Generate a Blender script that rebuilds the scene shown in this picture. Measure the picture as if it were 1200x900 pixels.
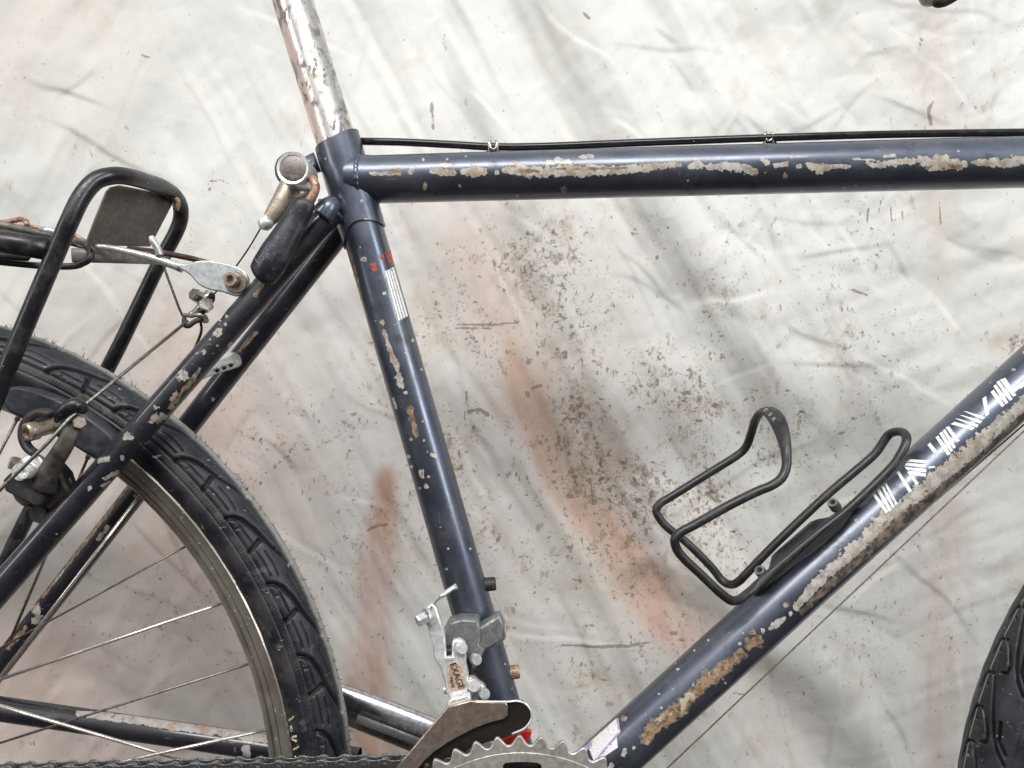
import bpy, math, random
import numpy as np
from mathutils import Vector, Matrix, Quaternion

random.seed(7); rng = np.random.default_rng(7)
for o in list(bpy.data.objects): bpy.data.objects.remove(o)
scn = bpy.context.scene
COL = scn.collection

# ------------------------------------------------------------------ camera
FPX = 943.0      # focal length in pixels of a 1200 px wide picture
DIST = 0.53      # camera to the plane of the bicycle (m)
CAMZ = 0.60
cam_d = bpy.data.cameras.new('camera'); cam = bpy.data.objects.new('camera', cam_d); COL.objects.link(cam)
cam_d.sensor_width = 36; cam_d.lens = 36 * FPX / 1200
cam_d.clip_start = 0.01; cam_d.clip_end = 50
cam.location = (0, -DIST, CAMZ); cam.rotation_euler = (math.pi / 2, 0, 0)
scn.camera = cam
# ------------------------------------------------------------------ world and lamps
w = bpy.data.worlds.new('World'); scn.world = w; w.use_nodes = True
nt = w.node_tree; nt.nodes.clear()
out = nt.nodes.new('ShaderNodeOutputWorld'); bg = nt.nodes.new('ShaderNodeBackground')
tc = nt.nodes.new('ShaderNodeTexCoord'); sp = nt.nodes.new('ShaderNodeSeparateXYZ'); cr = nt.nodes.new('ShaderNodeValToRGB')
mr = nt.nodes.new('ShaderNodeMapRange'); mr.inputs['From Min'].default_value = -1; mr.inputs['From Max'].default_value = 1
nt.links.new(tc.outputs['Generated'], sp.inputs[0]); nt.links.new(sp.outputs['Z'], mr.inputs['Value'])
nt.links.new(mr.outputs[0], cr.inputs[0]); nt.links.new(cr.outputs[0], bg.inputs[0]); nt.links.new(bg.outputs[0], out.inputs[0])
e = cr.color_ramp.elements
e[0].position = 0.0; e[0].color = (0.08, 0.06, 0.048, 1)
e[1].position = 1.0; e[1].color = (1.0, 1.02, 1.06, 1)
m0 = cr.color_ramp.elements.new(0.40); m0.color = (0.07, 0.06, 0.052, 1)
m1 = cr.color_ramp.elements.new(0.50); m1.color = (0.27, 0.26, 0.25, 1)
m2 = cr.color_ramp.elements.new(0.62); m2.color = (0.50, 0.51, 0.54, 1)
bg.inputs[1].default_value = 0.78

def area(name, loc, target, sx, sy, power, col):
    l = bpy.data.lights.new(name, 'AREA'); l.shape = 'RECTANGLE'; l.size = sx; l.size_y = sy
    l.energy = power; l.color = col
    o = bpy.data.objects.new(name, l); COL.objects.link(o); o.location = loc
    o.rotation_euler = (Vector(target) - Vector(loc)).to_track_quat('-Z', 'Y').to_euler()
    return o
area('ceiling_lamp', (-0.25, -1.75, 2.35), (-0.05, 0.1, 0.5), 2.2, 0.60, 68, (1.0, 0.985, 0.96))
area('side_lamp', (1.9, -1.5, 1.3), (0, 0.1, 0.6), 0.5, 1.2, 27, (0.93, 0.97, 1.0))
area('left_fill', (-1.9, -1.3, 1.15), (-.25, 0.15, 0.25), 0.35, 1.3, 10, (1.0, 0.99, 0.97))  # added fill, no window there: brightens the cloth and stays on the left
scn.view_settings.view_transform = 'Standard'; scn.view_settings.look = 'None'
scn.view_settings.exposure = 0.0; scn.view_settings.gamma = 1
scn.render.resolution_x = 1024; scn.render.resolution_y = 768

# ------------------------------------------------------------------ helpers
def P(px, py, y=0.0):
    """a point of the picture 1200x900 at real depth y (metres behind the bicycle's plane)"""
    k = (DIST + y) / FPX
    return Vector(((px - 600) * k, y, CAMZ - (py - 450) * k))
def RP(rpx, y=0.0): return rpx * (DIST + y) / FPX
def prop(o, label=None, cat=None, group=None, kind=None):
    if label: o['label'] = label
    if cat: o['category'] = cat
    if group: o['group'] = group
    if kind: o['kind'] = kind
    return o
def empty(name, parent=None, loc=(0, 0, 0)):
    o = bpy.data.objects.new(name, None); COL.objects.link(o); o.location = loc; o.parent = parent
    o.empty_display_size = 0.02
    return o
def mesh(name, V, Fc, smooth=True):
    me = bpy.data.meshes.new(name); me.from_pydata([tuple(v) for v in V], [], Fc); me.update()
    if smooth: me.shade_smooth()
    return me
def npmesh(name, V, Q, smooth=True):
    V = np.ascontiguousarray(V, dtype=np.float32); Q = np.ascontiguousarray(Q, dtype=np.int32)
    me = bpy.data.meshes.new(name); me.vertices.add(len(V)); me.vertices.foreach_set('co', V.ravel())
    me.loops.add(Q.size); me.loops.foreach_set('vertex_index', Q.ravel())
    me.polygons.add(len(Q)); me.polygons.foreach_set('loop_start', np.arange(0, Q.size, 4, dtype=np.int32))
    me.update(calc_edges=True); me.validate()
    if smooth: me.shade_smooth()
    return me
def fattr(me, name, vals):
    a = me.attributes.new(name, 'FLOAT', 'POINT'); a.data.foreach_set('value', np.ascontiguousarray(vals, dtype=np.float32))
def link(name, me, mat, parent=None):
    o = bpy.data.objects.new(name, me); COL.objects.link(o); o.parent = parent
    if mat and len(me.materials) == 0: me.materials.append(mat)
    return o
def grid_quads(nu, nv, wrap=False):
    i = np.arange(nu - 1)[:, None]; j = np.arange(nv if wrap else nv - 1)[None, :]
    j2 = (j + 1) % nv
    a = i * nv + j; b = i * nv + j2; c = (i + 1) * nv + j2; d = (i + 1) * nv + j
    return np.stack([a, b, c, d], -1).reshape(-1, 4)
def catmull(pts, n=8, closed=False):
    pts = [Vector(p) for p in pts]; out = []; N = len(pts)
    rngi = range(N) if closed else range(N - 1)
    for i in rngi:
        p1 = pts[i]; p2 = pts[(i + 1) % N]
        p0 = pts[(i - 1) % N] if closed or i > 0 else p1 * 2 - p2
        p3 = pts[(i + 2) % N] if closed or i + 2 < N else p2 * 2 - p1
        for k in range(n):
            t = k / n
            out.append(0.5 * ((2 * p1) + (p2 - p0) * t + (2 * p0 - 5 * p1 + 4 * p2 - p3) * t * t + (3 * p1 - p0 - 3 * p2 + p3) * t ** 3))
    if not closed: out.append(pts[-1])
    return out
def sweep(path, rad, n=16, closed=False, caps=True, flat=None, up=None):
    """tube along path; rad number or list; flat(i)->(scale_a, scale_b) for oval sections"""
    N = len(path); V = []; Fc = []
    rad = rad if hasattr(rad, '__len__') else [rad] * N
    T = []
    for i in range(N):
        a = path[(i - 1) % N] if closed or i > 0 else path[i]
        b = path[(i + 1) % N] if closed or i < N - 1 else path[i]
        T.append((b - a).normalized())
    nrm = Vector(up) if up else (Vector((0, -1, 0)) if abs(T[0].y) < 0.9 else Vector((0, 0, 1)))
    nrm = (nrm - T[0] * nrm.dot(T[0])).normalized()
    fr = [nrm]
    for i in range(1, N):
        q = T[i - 1].rotation_difference(T[i]); v = q @ fr[-1]; fr.append((v - T[i] * v.dot(T[i])).normalized())
    tw = 0
    if closed:
        q = T[-1].rotation_difference(T[0]); v = q @ fr[-1]
        tw = math.atan2(T[0].dot(v.cross(fr[0])), v.dot(fr[0]))
    for i in range(N):
        nn = Quaternion(T[i], tw * i / N) @ fr[i]; bb = T[i].cross(nn)
        sa, sb = flat(i) if flat else (1, 1)
        for k in range(n):
            t = 2 * math.pi * k / n
            V.append(path[i] + nn * (math.cos(t) * rad[i] * sa) + bb * (math.sin(t) * rad[i] * sb))
    M = N if closed else N - 1
    for i in range(M):
        for k in range(n):
            a = i * n + k; b = i * n + (k + 1) % n; c = ((i + 1) % N) * n + (k + 1) % n; d = ((i + 1) % N) * n + k
            Fc.append((a, b, c, d))
    if caps and not closed:
        Fc.append(tuple(range(n - 1, -1, -1))); Fc.append(tuple((N - 1) * n + k for k in range(n)))
    return V, Fc
def tube(name, pxs, rpx, mat, parent, n=16, smooth_n=0, closed=False, ry=None, **kw):
    """pxs: (px, py, depth) points, rpx: radius in px at depth 0 of the list's mean (true radius kept along the tube)"""
    pts = [P(*p) for p in pxs]
    ym = ry if ry is not None else sum(p[2] for p in pxs) / len(pxs)
    if smooth_n: pts = catmull(pts, smooth_n, closed)
    if hasattr(rpx, '__len__'):
        r = [RP(x, ym) for x in rpx]
        if len(r) != len(pts):
            r = list(np.interp(np.linspace(0, 1, len(pts)), np.linspace(0, 1, len(r)), r))
    else: r = RP(rpx, ym)
    V, Fc = sweep(pts, r, n, closed, **kw)
    me = mesh(name, V, Fc); 
    return link(name, me, mat, parent)
def lathe(name, c, axis, prof, mat, parent, n=28, smooth=False):
    """prof: (radius, height along axis)"""
    axis = Vector(axis).normalized(); u = axis.orthogonal().normalized(); v = axis.cross(u); c = Vector(c)
    V = []; Fc = []
    for r, h in prof:
        for k in range(n):
            t = 2 * math.pi * k / n
            V.append(c + axis * h + u * (r * math.cos(t)) + v * (r * math.sin(t)))
    for i in range(len(prof) - 1):
        for k in range(n):
            Fc.append((i * n + k, i * n + (k + 1) % n, (i + 1) * n + (k + 1) % n, (i + 1) * n + k))
    Fc.append(tuple(range(n - 1, -1, -1))); Fc.append(tuple((len(prof) - 1) * n + k for k in range(n)))
    me = mesh(name, V, Fc, smooth)
    if not smooth and n > 8:
        me.shade_smooth(); 
        try: me.set_sharp_from_angle(angle=math.radians(35))
        except Exception: pass
    return link(name, me, mat, parent)
def bolt(name, c, axis, r, h, mat, parent, hexa=False, socket=True):
    if hexa:
        return lathe(name, c, axis, [(r * .9, 0), (r, h * .1), (r, h * .8), (r * .86, h)], mat, parent, 6)
    prof = [(r, 0), (r, h * .8), (r * .9, h)]
    if socket: prof += [(r * .55, h), (r * .48, h * .9), (r * .45, h * .35)]
    return lathe(name, c, axis, prof, mat, parent, 24)
def plate(name, loops, y, th, mat, parent, bevel=0.0004, px=True, matrix=None):
    """flat plate with holes; loops of (px, py) at depth y; th thickness towards the camera"""
    cu = bpy.data.curves.new(name, 'CURVE'); cu.dimensions = '2D'; cu.fill_mode = 'BOTH'
    cu.extrude = max(th / 2 - bevel, 0.00005); cu.bevel_depth = bevel; cu.bevel_resolution = 1
    for lp in loops:
        s = cu.splines.new('POLY'); s.points.add(len(lp) - 1); s.use_cyclic_u = True
        for i, p in enumerate(lp):
            if px: q = P(p[0], p[1], y); s.points[i].co = (q.x, q.z, 0, 1)
            else: s.points[i].co = (p[0], p[1], 0, 1)
    tmp = bpy.data.objects.new('tmp', cu); COL.objects.link(tmp)
    dg = bpy.context.evaluated_depsgraph_get(); me = bpy.data.meshes.new_from_object(tmp.evaluated_get(dg))
    bpy.data.objects.remove(tmp); bpy.data.curves.remove(cu)
    me.name = name; me.materials.clear()
    if px: me.transform(Matrix.Translation((0, y, 0)) @ Matrix.Rotation(math.pi / 2, 4, 'X'))
    if matrix is not None: me.transform(matrix)
    return link(name, me, mat, parent)
def rounded(pts, n=4, tight=False):
    v = catmull([Vector((p[0], p[1], 0)) for p in pts], n, True)
    return [(q.x, q.y) for q in v]
def textmesh(name, body, mat, parent, size, M, extrude=0.0001, shear=0.0):
    cu = bpy.data.curves.new(name, 'FONT'); cu.body = body; cu.size = size; cu.extrude = extrude; cu.shear = shear
    cu.align_x = 'CENTER'; cu.align_y = 'CENTER'; cu.offset = size * 0.01
    tmp = bpy.data.objects.new('tmp', cu); COL.objects.link(tmp)
    dg = bpy.context.evaluated_depsgraph_get(); me = bpy.data.meshes.new_from_object(tmp.evaluated_get(dg))
    bpy.data.objects.remove(tmp); bpy.data.curves.remove(cu)
    me.materials.clear(); me.transform(M)
    return link(name, me, mat, parent)
def face_matrix(c, d_screen, y_off=0.0):
    """matrix for lettering facing the camera whose reading direction is d_screen (x right, y down)"""
    d = Vector((d_screen[0], 0, -d_screen[1])).normalized()
    nrm = Vector((0, -1, 0)); up = nrm.cross(d)
    M = Matrix(((d.x, up.x, nrm.x, c.x), (d.y, up.y, nrm.y, c.y + y_off), (d.z, up.z, nrm.z, c.z), (0, 0, 0, 1)))
    return M
def vnoise(x, y, seed=0):
    xi = np.floor(x).astype(np.int64); yi = np.floor(y).astype(np.int64); xf = x - xi; yf = y - yi
    def h(a, b):
        n = (a * 374761393 + b * 668265263 + seed * 982451653) & 0xffffffff
        n = ((n ^ (n >> 13)) * 1274126177) & 0xffffffff
        return ((n ^ (n >> 16)) & 0xffff) / 65535.0
    u = xf * xf * xf * (xf * (xf * 6 - 15) + 10); v = yf * yf * yf * (yf * (yf * 6 - 15) + 10)
    return (h(xi, yi) * (1 - u) + h(xi + 1, yi) * u) * (1 - v) + (h(xi, yi + 1) * (1 - u) + h(xi + 1, yi + 1) * u) * v
def fbm(x, y, seed=0, o=4):
    s = 0; a = 1; t = 0
    for k in range(o): s = s + a * vnoise(x, y, seed + k * 17); t += a; a *= .5; x = x * 2.03; y = y * 2.03
    return s / t
CHW = 1.0
def seg_field(px, py, chips):
    """max over polylines [(x,y,w),...] of 1-d/(2w): 0.5 on the rim of each chip"""
    best = np.zeros_like(px)
    for ch in chips:
        if len(ch) == 1: ch = [ch[0], (ch[0][0] + .1, ch[0][1], ch[0][2])]
        xs = [c[0] for c in ch]; ys = [c[1] for c in ch]; W = max(c[2] for c in ch) * 2.1
        m = (px > min(xs) - W) & (px < max(xs) + W) & (py > min(ys) - W) & (py < max(ys) + W)
        if not m.any(): continue
        X = px[m]; Y = py[m]; b = np.zeros_like(X)
        for (x0, y0, w0), (x1, y1, w1) in zip(ch[:-1], ch[1:]):
            dx, dy = x1 - x0, y1 - y0; t = np.clip(((X - x0) * dx + (Y - y0) * dy) / (dx * dx + dy * dy), 0, 1)
            d = np.hypot(X - x0 - t * dx, Y - y0 - t * dy); b = np.maximum(b, 1 - d / (CHW * 2 * (w0 + t * (w1 - w0))))
        best[m] = np.maximum(best[m], b)
    return best
def project(V):
    k = FPX / (DIST + V[:, 1]); return 600 + V[:, 0] * k, 450 - (V[:, 2] - CAMZ) * k
def frame_tube(name, a, b, ra, rb, mat, parent, chips=(), rust=(), n=110, step=0.0008, caps=True, aged=None):
    """straight painted frame tube as a fine mesh that carries the wear masks of its visible side"""
    A = np.array(a); B = np.array(b); L = np.linalg.norm(B - A); t = (B - A) / L
    f = np.array([0, -1.0, 0]); f -= t * f.dot(t); f /= np.linalg.norm(f); s = np.cross(t, f)
    nu = max(int(L / step), 4); U = np.linspace(0, 1, nu); ph = np.linspace(0, 2 * np.pi, n, endpoint=False)
    R = ra + (rb - ra) * U
    uu, pp = np.meshgrid(U, ph, indexing='ij'); RR = np.repeat(R[:, None], n, 1)
    V = A + (B - A) * uu[..., None] + f * (np.cos(pp) * RR)[..., None] + s * (np.sin(pp) * RR)[..., None]
    V = V.reshape(-1, 3); Q = grid_quads(nu, n, True)
    me = npmesh(name, V, Q[:, ::-1] if False else Q)
    front = (np.cos(pp).ravel() > -0.15).astype(float)
    X, Y = project(V)
    fattr(me, 'chip', seg_field(X, Y, chips) * front); fattr(me, 'rust', seg_field(X, Y, rust) * front)
    fattr(me, 'aged', np.clip((X - aged[0]) / aged[1], 0, 1) if aged else X * 0)
    o = link(name, me, mat, parent)
    return o
def on_tube(px, py, A, B, R, off=0.00015):
    """where the line of sight through a picture point meets the near side of a tube"""
    A = Vector(A); B = Vector(B); t = (B - A).normalized(); o = Vector((0, -DIST, CAMZ)); d = (P(px, py, 0) - o).normalized()
    oc = o - A; dd = d - t * d.dot(t); oo = oc - t * oc.dot(t)
    a = dd.dot(dd); b = 2 * dd.dot(oo); c = oo.dot(oo) - (R + off) ** 2; disc = b * b - 4 * a * c
    if disc < 0: disc = 0
    return o + d * ((-b - math.sqrt(disc)) / (2 * a))
def tube_decal(name, quads, A, B, R, mat, parent, nu=4, nv=10, off=0.00018):
    V = []; Fc = []
    for q in quads:
        base = len(V)
        for i in range(nu + 1):
            for j in range(nv + 1):
                u = i / nu; v = j / nv
                x = (q[0][0] * (1 - u) + q[1][0] * u) * (1 - v) + (q[3][0] * (1 - u) + q[2][0] * u) * v
                y = (q[0][1] * (1 - u) + q[1][1] * u) * (1 - v) + (q[3][1] * (1 - u) + q[2][1] * u) * v
                V.append(on_tube(x, y, A, B, R, off))
        for i in range(nu):
            for j in range(nv):
                a = base + i * (nv + 1) + j; Fc.append((a, a + 1, a + nv + 2, a + nv + 1))
    return link(name, mesh(name, V, Fc), mat, parent)

# ------------------------------------------------------------------ materials
class NT:
    def __init__(s, name):
        s.m = bpy.data.materials.new(name); s.m.use_nodes = True; s.t = s.m.node_tree
        s.b = s.t.nodes['Principled BSDF']; s.tc = s.n('ShaderNodeTexCoord')
    def n(s, ty, **kw):
        x = s.t.nodes.new(ty)
        for k, v in kw.items(): setattr(x, k, v)
        return x
    def l(s, a, b): s.t.links.new(a, b)
    def val(s, sock, v):
        if isinstance(v, (int, float)): sock.default_value = v
        elif isinstance(v, tuple): sock.default_value = v if len(v) == 4 or len(sock.default_value) == 3 else (*v, 1)
        else: s.l(v, sock)
    def noise(s, scale, detail=4, rough=.55, vec=None, dist=0, stretch=None):
        x = s.n('ShaderNodeTexNoise'); x.inputs['Scale'].default_value = scale; x.inputs['Detail'].default_value = detail
        x.inputs['Roughness'].default_value = rough; x.inputs['Distortion'].default_value = dist
        v = vec or s.tc.outputs['Object']
        if stretch:
            mp = s.n('ShaderNodeMapping'); mp.inputs['Scale'].default_value = stretch[:3]
            if len(stretch) > 3: mp.inputs['Rotation'].default_value = (0, stretch[3], 0)
            s.l(v, mp.inputs[0]); v = mp.outputs[0]
        s.l(v, x.inputs['Vector']); return x.outputs['Fac']
    def math(s, op, a, b=0.0, c=0.0):
        x = s.n('ShaderNodeMath', operation=op); s.val(x.inputs[0], a); s.val(x.inputs[1], b)
        if op in ('MULTIPLY_ADD', 'SMOOTH_MIN'): s.val(x.inputs[2], c)
        return x.outputs[0]
    def step(s, v, lo, hi, a=0.0, b=1.0):
        x = s.n('ShaderNodeMapRange', interpolation_type='SMOOTHSTEP'); s.val(x.inputs['Value'], v)
        x.inputs['From Min'].default_value = lo; x.inputs['From Max'].default_value = hi
        x.inputs['To Min'].default_value = a; x.inputs['To Max'].default_value = b; return x.outputs[0]
    def mix(s, f, a, b):
        x = s.n('ShaderNodeMix', data_type='RGBA'); s.val(x.inputs[0], f); s.val(x.inputs[6], a); s.val(x.inputs[7], b); return x.outputs[2]
    def attr(s, name):
        x = s.n('ShaderNodeAttribute'); x.attribute_name = name; return x.outputs['Fac']
    def bump(s, h, strength, dist=0.001):
        x = s.n('ShaderNodeBump'); x.inputs['Strength'].default_value = strength; x.inputs['Distance'].default_value = dist
        s.l(h, x.inputs['Height']); s.l(x.outputs[0], s.b.inputs['Normal'])
    def set(s, col=None, rough=None, metal=None, spec=None, coat=None):
        if col is not None: s.val(s.b.inputs['Base Color'], col)
        if rough is not None: s.val(s.b.inputs['Roughness'], rough)
        if metal is not None: s.val(s.b.inputs['Metallic'], metal)
        if spec is not None: s.val(s.b.inputs['Specular IOR Level'], spec)
        if coat is not None: s.b.inputs['Coat Weight'].default_value = coat; s.b.inputs['Coat Roughness'].default_value = .18
        return s.m
def c4(*c): return (*c, 1.0)

def grimy(name, c1, c2, metal=0., r1=.3, r2=.6, scale=120, lo=.45, hi=.65, bump=.15, speck=None, spec=.5, detail=6):
    t = NT(name); n1 = t.noise(scale, detail, .65); n2 = t.noise(scale * 5, 3)
    f = t.step(n1, lo, hi); col = t.mix(f, c4(*c1), c4(*c2))
    fine = t.step(n2, .3, .7, .8, 1.15)
    mm = t.n('ShaderNodeMix', data_type='RGBA', blend_type='MULTIPLY'); mm.inputs[0].default_value = 1
    t.l(col, mm.inputs[6]); cmb = t.n('ShaderNodeCombineColor'); [t.l(fine, cmb.inputs[i]) for i in range(3)]; t.l(cmb.outputs[0], mm.inputs[7])
    col = mm.outputs[2]
    if speck:
        sk = t.step(t.noise(scale * 3.1, 2, .5), speck[1], speck[1] + .03); col = t.mix(sk, col, c4(*speck[0]))
    t.set(col, t.step(n1, lo, hi, r1, r2), metal if not speck else t.math('MULTIPLY', metal, t.math('SUBTRACT', 1, t.math('MULTIPLY', sk, .8))), spec)
    t.bump(n2, bump, .0004)
    return t.m

def paint_material(name, base, base2, fleck=.8, metal=0.0, jt=1.45, pr1=(.45, .43, .38), pr2=(.27, .245, .21)):
    t = NT(name)
    chipn = t.noise(330, 6, .62); chipn2 = t.noise(90, 3)
    jit = t.math('MULTIPLY', t.math('SUBTRACT', chipn, .5), jt)
    c = t.math('ADD', t.attr('chip'), jit); c = t.math('ADD', c, t.math('MULTIPLY', t.math('SUBTRACT', chipn2, .5), .55))
    big = t.math('MULTIPLY', t.step(c, .475, .525), t.step(t.attr('chip'), .02, .2))
    r = t.math('ADD', t.attr('rust'), jit); rm = t.math('MULTIPLY', t.step(r, .46, .56), t.step(t.attr('rust'), .02, .2))
    # scattered tiny stone chips
    vor = t.n('ShaderNodeTexVoronoi'); vor.inputs['Scale'].default_value = 150; t.l(t.tc.outputs['Object'], vor.inputs['Vector'])
    sc = t.n('ShaderNodeSeparateColor'); t.l(vor.outputs['Color'], sc.inputs[0])
    size = t.step(sc.outputs[0], .80, 1.0, 0, .17)
    dd = t.math('ADD', vor.outputs['Distance'], t.math('MULTIPLY', t.math('SUBTRACT', chipn, .5), .16))
    tiny = t.math('MULTIPLY', t.math('LESS_THAN', dd, size), t.step(t.noise(22, 2), .42, .6))
    tiny = t.math('MULTIPLY', tiny, fleck)
    dirt = t.noise(38, 5, .6); fine = t.noise(900, 2); scr = t.noise(420, 3, .6, stretch=(.12, 1, 1.0, .4)); scr2 = t.noise(380, 3, .6, stretch=(1, 1, .1, .2))
    scm = t.math('MULTIPLY', t.math('MAXIMUM', t.step(scr, .66, .70), t.step(scr2, .68, .72)), t.step(dirt, .42, .62)); grease = t.noise(55, 5, .7)
    body = t.mix(t.step(dirt, .35, .7), c4(*base), c4(*base2))
    body = t.mix(t.math('MULTIPLY', t.step(fine, .6, .75), .25), body, c4(.16, .15, .15))
    body = t.mix(t.math('MULTIPLY', scm, .55), body, c4(.30, .30, .31)); body = t.mix(t.math('MULTIPLY', t.step(grease, .56, .70), .65), body, c4(.028, .024, .024))
    primer = t.mix(t.step(t.noise(160, 5, .7), .42, .62), c4(*pr1), c4(*pr2))
    primer = t.mix(t.math('MULTIPLY', t.step(t.noise(70, 5, .7), .50, .66), .8), primer, c4(.30, .20, .12)); primer = t.mix(t.step(t.noise(260, 4, .7), .58, .66), primer, c4(.16, .10, .065))
    rust = t.mix(t.step(t.noise(240, 5, .7), .40, .62), c4(.31, .20, .115), c4(.11, .07, .045))
    rust = t.mix(t.step(t.noise(140, 4, .6), .56, .66), rust, c4(.42, .36, .27))
    aged = t.attr('aged'); dk = t.mix(t.step(t.noise(120, 6, .7), .42, .60), c4(.055, .042, .035), c4(.22, .17, .13)); dk = t.mix(t.step(t.noise(210, 4, .6), .57, .64), dk, c4(.03, .032, .045))
    rust = t.mix(aged, rust, dk)
    prm = t.mix(rm, primer, rust)
    any_ = t.math('MAXIMUM', t.math('MAXIMUM', big, tiny), rm)
    col = t.mix(any_, body, prm)
    # a dark worn rim round each chip
    rim = t.math('MULTIPLY', t.step(c, .41, .475), t.math('SUBTRACT', 1, any_)); rim = t.math('MULTIPLY', rim, t.step(t.attr('chip'), .05, .2))
    col = t.mix(t.math('MULTIPLY', rim, .7), col, c4(.012, .014, .022))
    rb = t.math('ADD', t.step(dirt, .35, .7, .31, .46), t.math('MULTIPLY', t.step(grease, .45, .7), .16))
    t.set(col, t.math('MAXIMUM', rb, t.math('MULTIPLY', any_, .62)), t.math('MULTIPLY', t.math('SUBTRACT', 1, any_), metal), .5)
    t.b.inputs['Coat Weight'].default_value = .7; t.b.inputs['Coat Roughness'].default_value = .2 if metal > .5 else .10
    h = t.math('ADD', t.math('MULTIPLY', any_, -1.0), t.math('MULTIPLY', fine, .10)); h = t.math('ADD', h, t.math('MULTIPLY', dirt, .6))
    t.bump(h, .35, .0004)
    return t.m
M_PAINT = paint_material('navy_paint', (.080, .094, .128), (.104, .114, .142), metal=.78)
M_PAINT2 = paint_material('dark_navy_paint', (.010, .011, .018), (.018, .018, .024), fleck=1.0, metal=.2, jt=2.3, pr1=(.38, .36, .33), pr2=(.20, .18, .155))
M_BLACKENAMEL = grimy('black_enamel', (.012, .012, .014), (.030, .028, .030), 0, .28, .5, 90, speck=((.3, .27, .22), .74))
M_CAGE = grimy('black_coated_wire', (.018, .018, .020), (.035, .034, .034), 0, .36, .55, 110, speck=((.22, .2, .18), .75))
M_RUBBER_BLACK = grimy('black_plastic', (.012, .013, .018), (.032, .033, .042), 0, .38, .6, 130, speck=((.14, .13, .12), .70))
M_DULLBLACK = grimy('dull_black', (.016, .015, .016), (.045, .038, .032), 0, .5, .75, 140, speck=((.2, .15, .1), .73))
M_STEEL = grimy('worn_steel', (.62, .60, .57), (.36, .32, .28), 1., .22, .5, 120, bump=.2, speck=((.12, .07, .04), .68))
M_BRIGHT = grimy('bright_alloy', (.82, .81, .80), (.66, .64, .61), .5, .25, .42, 90, lo=.55, hi=.8, bump=.06, speck=((.3, .24, .18), .78))
M_ZINC = grimy('zinc_steel', (.64, .66, .65), (.50, .53, .52), .6, .3, .45, 120, bump=.12, speck=((.25, .18, .1), .70))
M_TAN = grimy('oxidised_alloy', (.42, .36, .29), (.30, .25, .20), .8, .36, .55, 140, speck=((.10, .05, .03), .67))
M_RUSTY = grimy('rusty_steel', (.40, .25, .17), (.20, .10, .06), .45, .4, .7, 200, speck=((.55, .45, .38), .62))
M_COPPER = grimy('browned_bolt', (.50, .41, .33), (.30, .21, .15), .7, .3, .5, 200, speck=((.7, .6, .5), .64))
M_SPOKE = grimy('spoke_steel', (.74, .69, .64), (.50, .43, .38), .8, .24, .42, 160)
M_SPOKE_DARK = grimy('dull_spoke', (.30, .25, .22), (.18, .14, .11), .8, .4, .6, 200)
M_CHAIN = grimy('chain_steel', (.20, .22, .23), (.10, .11, .12), .9, .3, .55, 420, bump=.3, speck=((.18, .12, .07), .64))
M_PIN = grimy('chain_pin', (.55, .48, .38), (.3, .24, .18), 1., .25, .45, 300)
M_RING = grimy('chainring_alloy', (.50, .465, .43), (.36, .325, .30), .55, .36, .5, 60, bump=.15, speck=((.5, .48, .45), .72))
M_CAGEPLATE = grimy('browned_steel_plate', (.42, .345, .295), (.30, .235, .195), .75, .25, .4, 60, lo=.4, hi=.7, bump=.05)
M_CAGEDARK = grimy('greasy_dark_plate', (.035, .028, .024), (.016, .014, .013), .5, .35, .6, 130, bump=.3)
M_CLAMP = grimy('dirty_clamp', (.24, .24, .245), (.15, .145, .14), .5, .4, .6, 200, bump=.3, speck=((.26, .22, .17), .66))
M_PAD = grimy('brake_pad_rubber', (.020, .022, .030), (.045, .047, .055), 0, .45, .65, 120, speck=((.15, .13, .12), .72))
M_GREYPLATE = grimy('grey_brown_plate', (.075, .067, .056), (.12, .10, .082), .3, .5, .7, 70, lo=.4, hi=.7, bump=.2)
M_GREYBAR = grimy('dusty_bar', (.18, .165, .15), (.10, .09, .085), .2, .45, .7, 120)
M_WHITE = grimy('worn_white_print', (.78, .77, .76), (.60, .59, .57), 0, .4, .6, 260, lo=.6, hi=.8, bump=.1, speck=((.05, .05, .07), .66))
M_RED = grimy('red_print', (.42, .06, .035), (.25, .06, .05), 0, .4, .6, 260, speck=((.04, .04, .06), .56))
M_REDPLASTIC = grimy('red_plastic', (.62, .03, .03), (.45, .03, .03), 0, .3, .5, 60)
M_PURPLE = grimy('purple_print', (.38, .25, .50), (.5, .4, .6), 0, .4, .6, 160, speck=((.7, .7, .7), .62))
M_EMBOSS = grimy('embossed_letter', (.11, .12, .14), (.07, .08, .10), 0, .5, .7, 200)
M_ENGRAVE = grimy('browned_letter', (.10, .05, .025), (.2, .11, .06), .2, .5, .7, 200)
M_CABLE = grimy('glossy_housing', (.010, .010, .011), (.016, .016, .018), 0, .16, .3, 80, bump=.03, speck=((.4, .4, .38), .78))
M_WIRE = grimy('brake_wire', (.30, .29, .26), (.16, .14, .11), .9, .35, .5, 500, bump=.4)
M_WIRE_DARK = grimy('dark_wire', (.07, .065, .055), (.04, .035, .03), .6, .4, .6, 500, bump=.3)
M_WIRE_BROWN = grimy('brown_wire', (.20, .16, .11), (.12, .09, .06), .7, .4, .6, 500, bump=.3)
M_PINKPRINT = M_PURPLE

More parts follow.
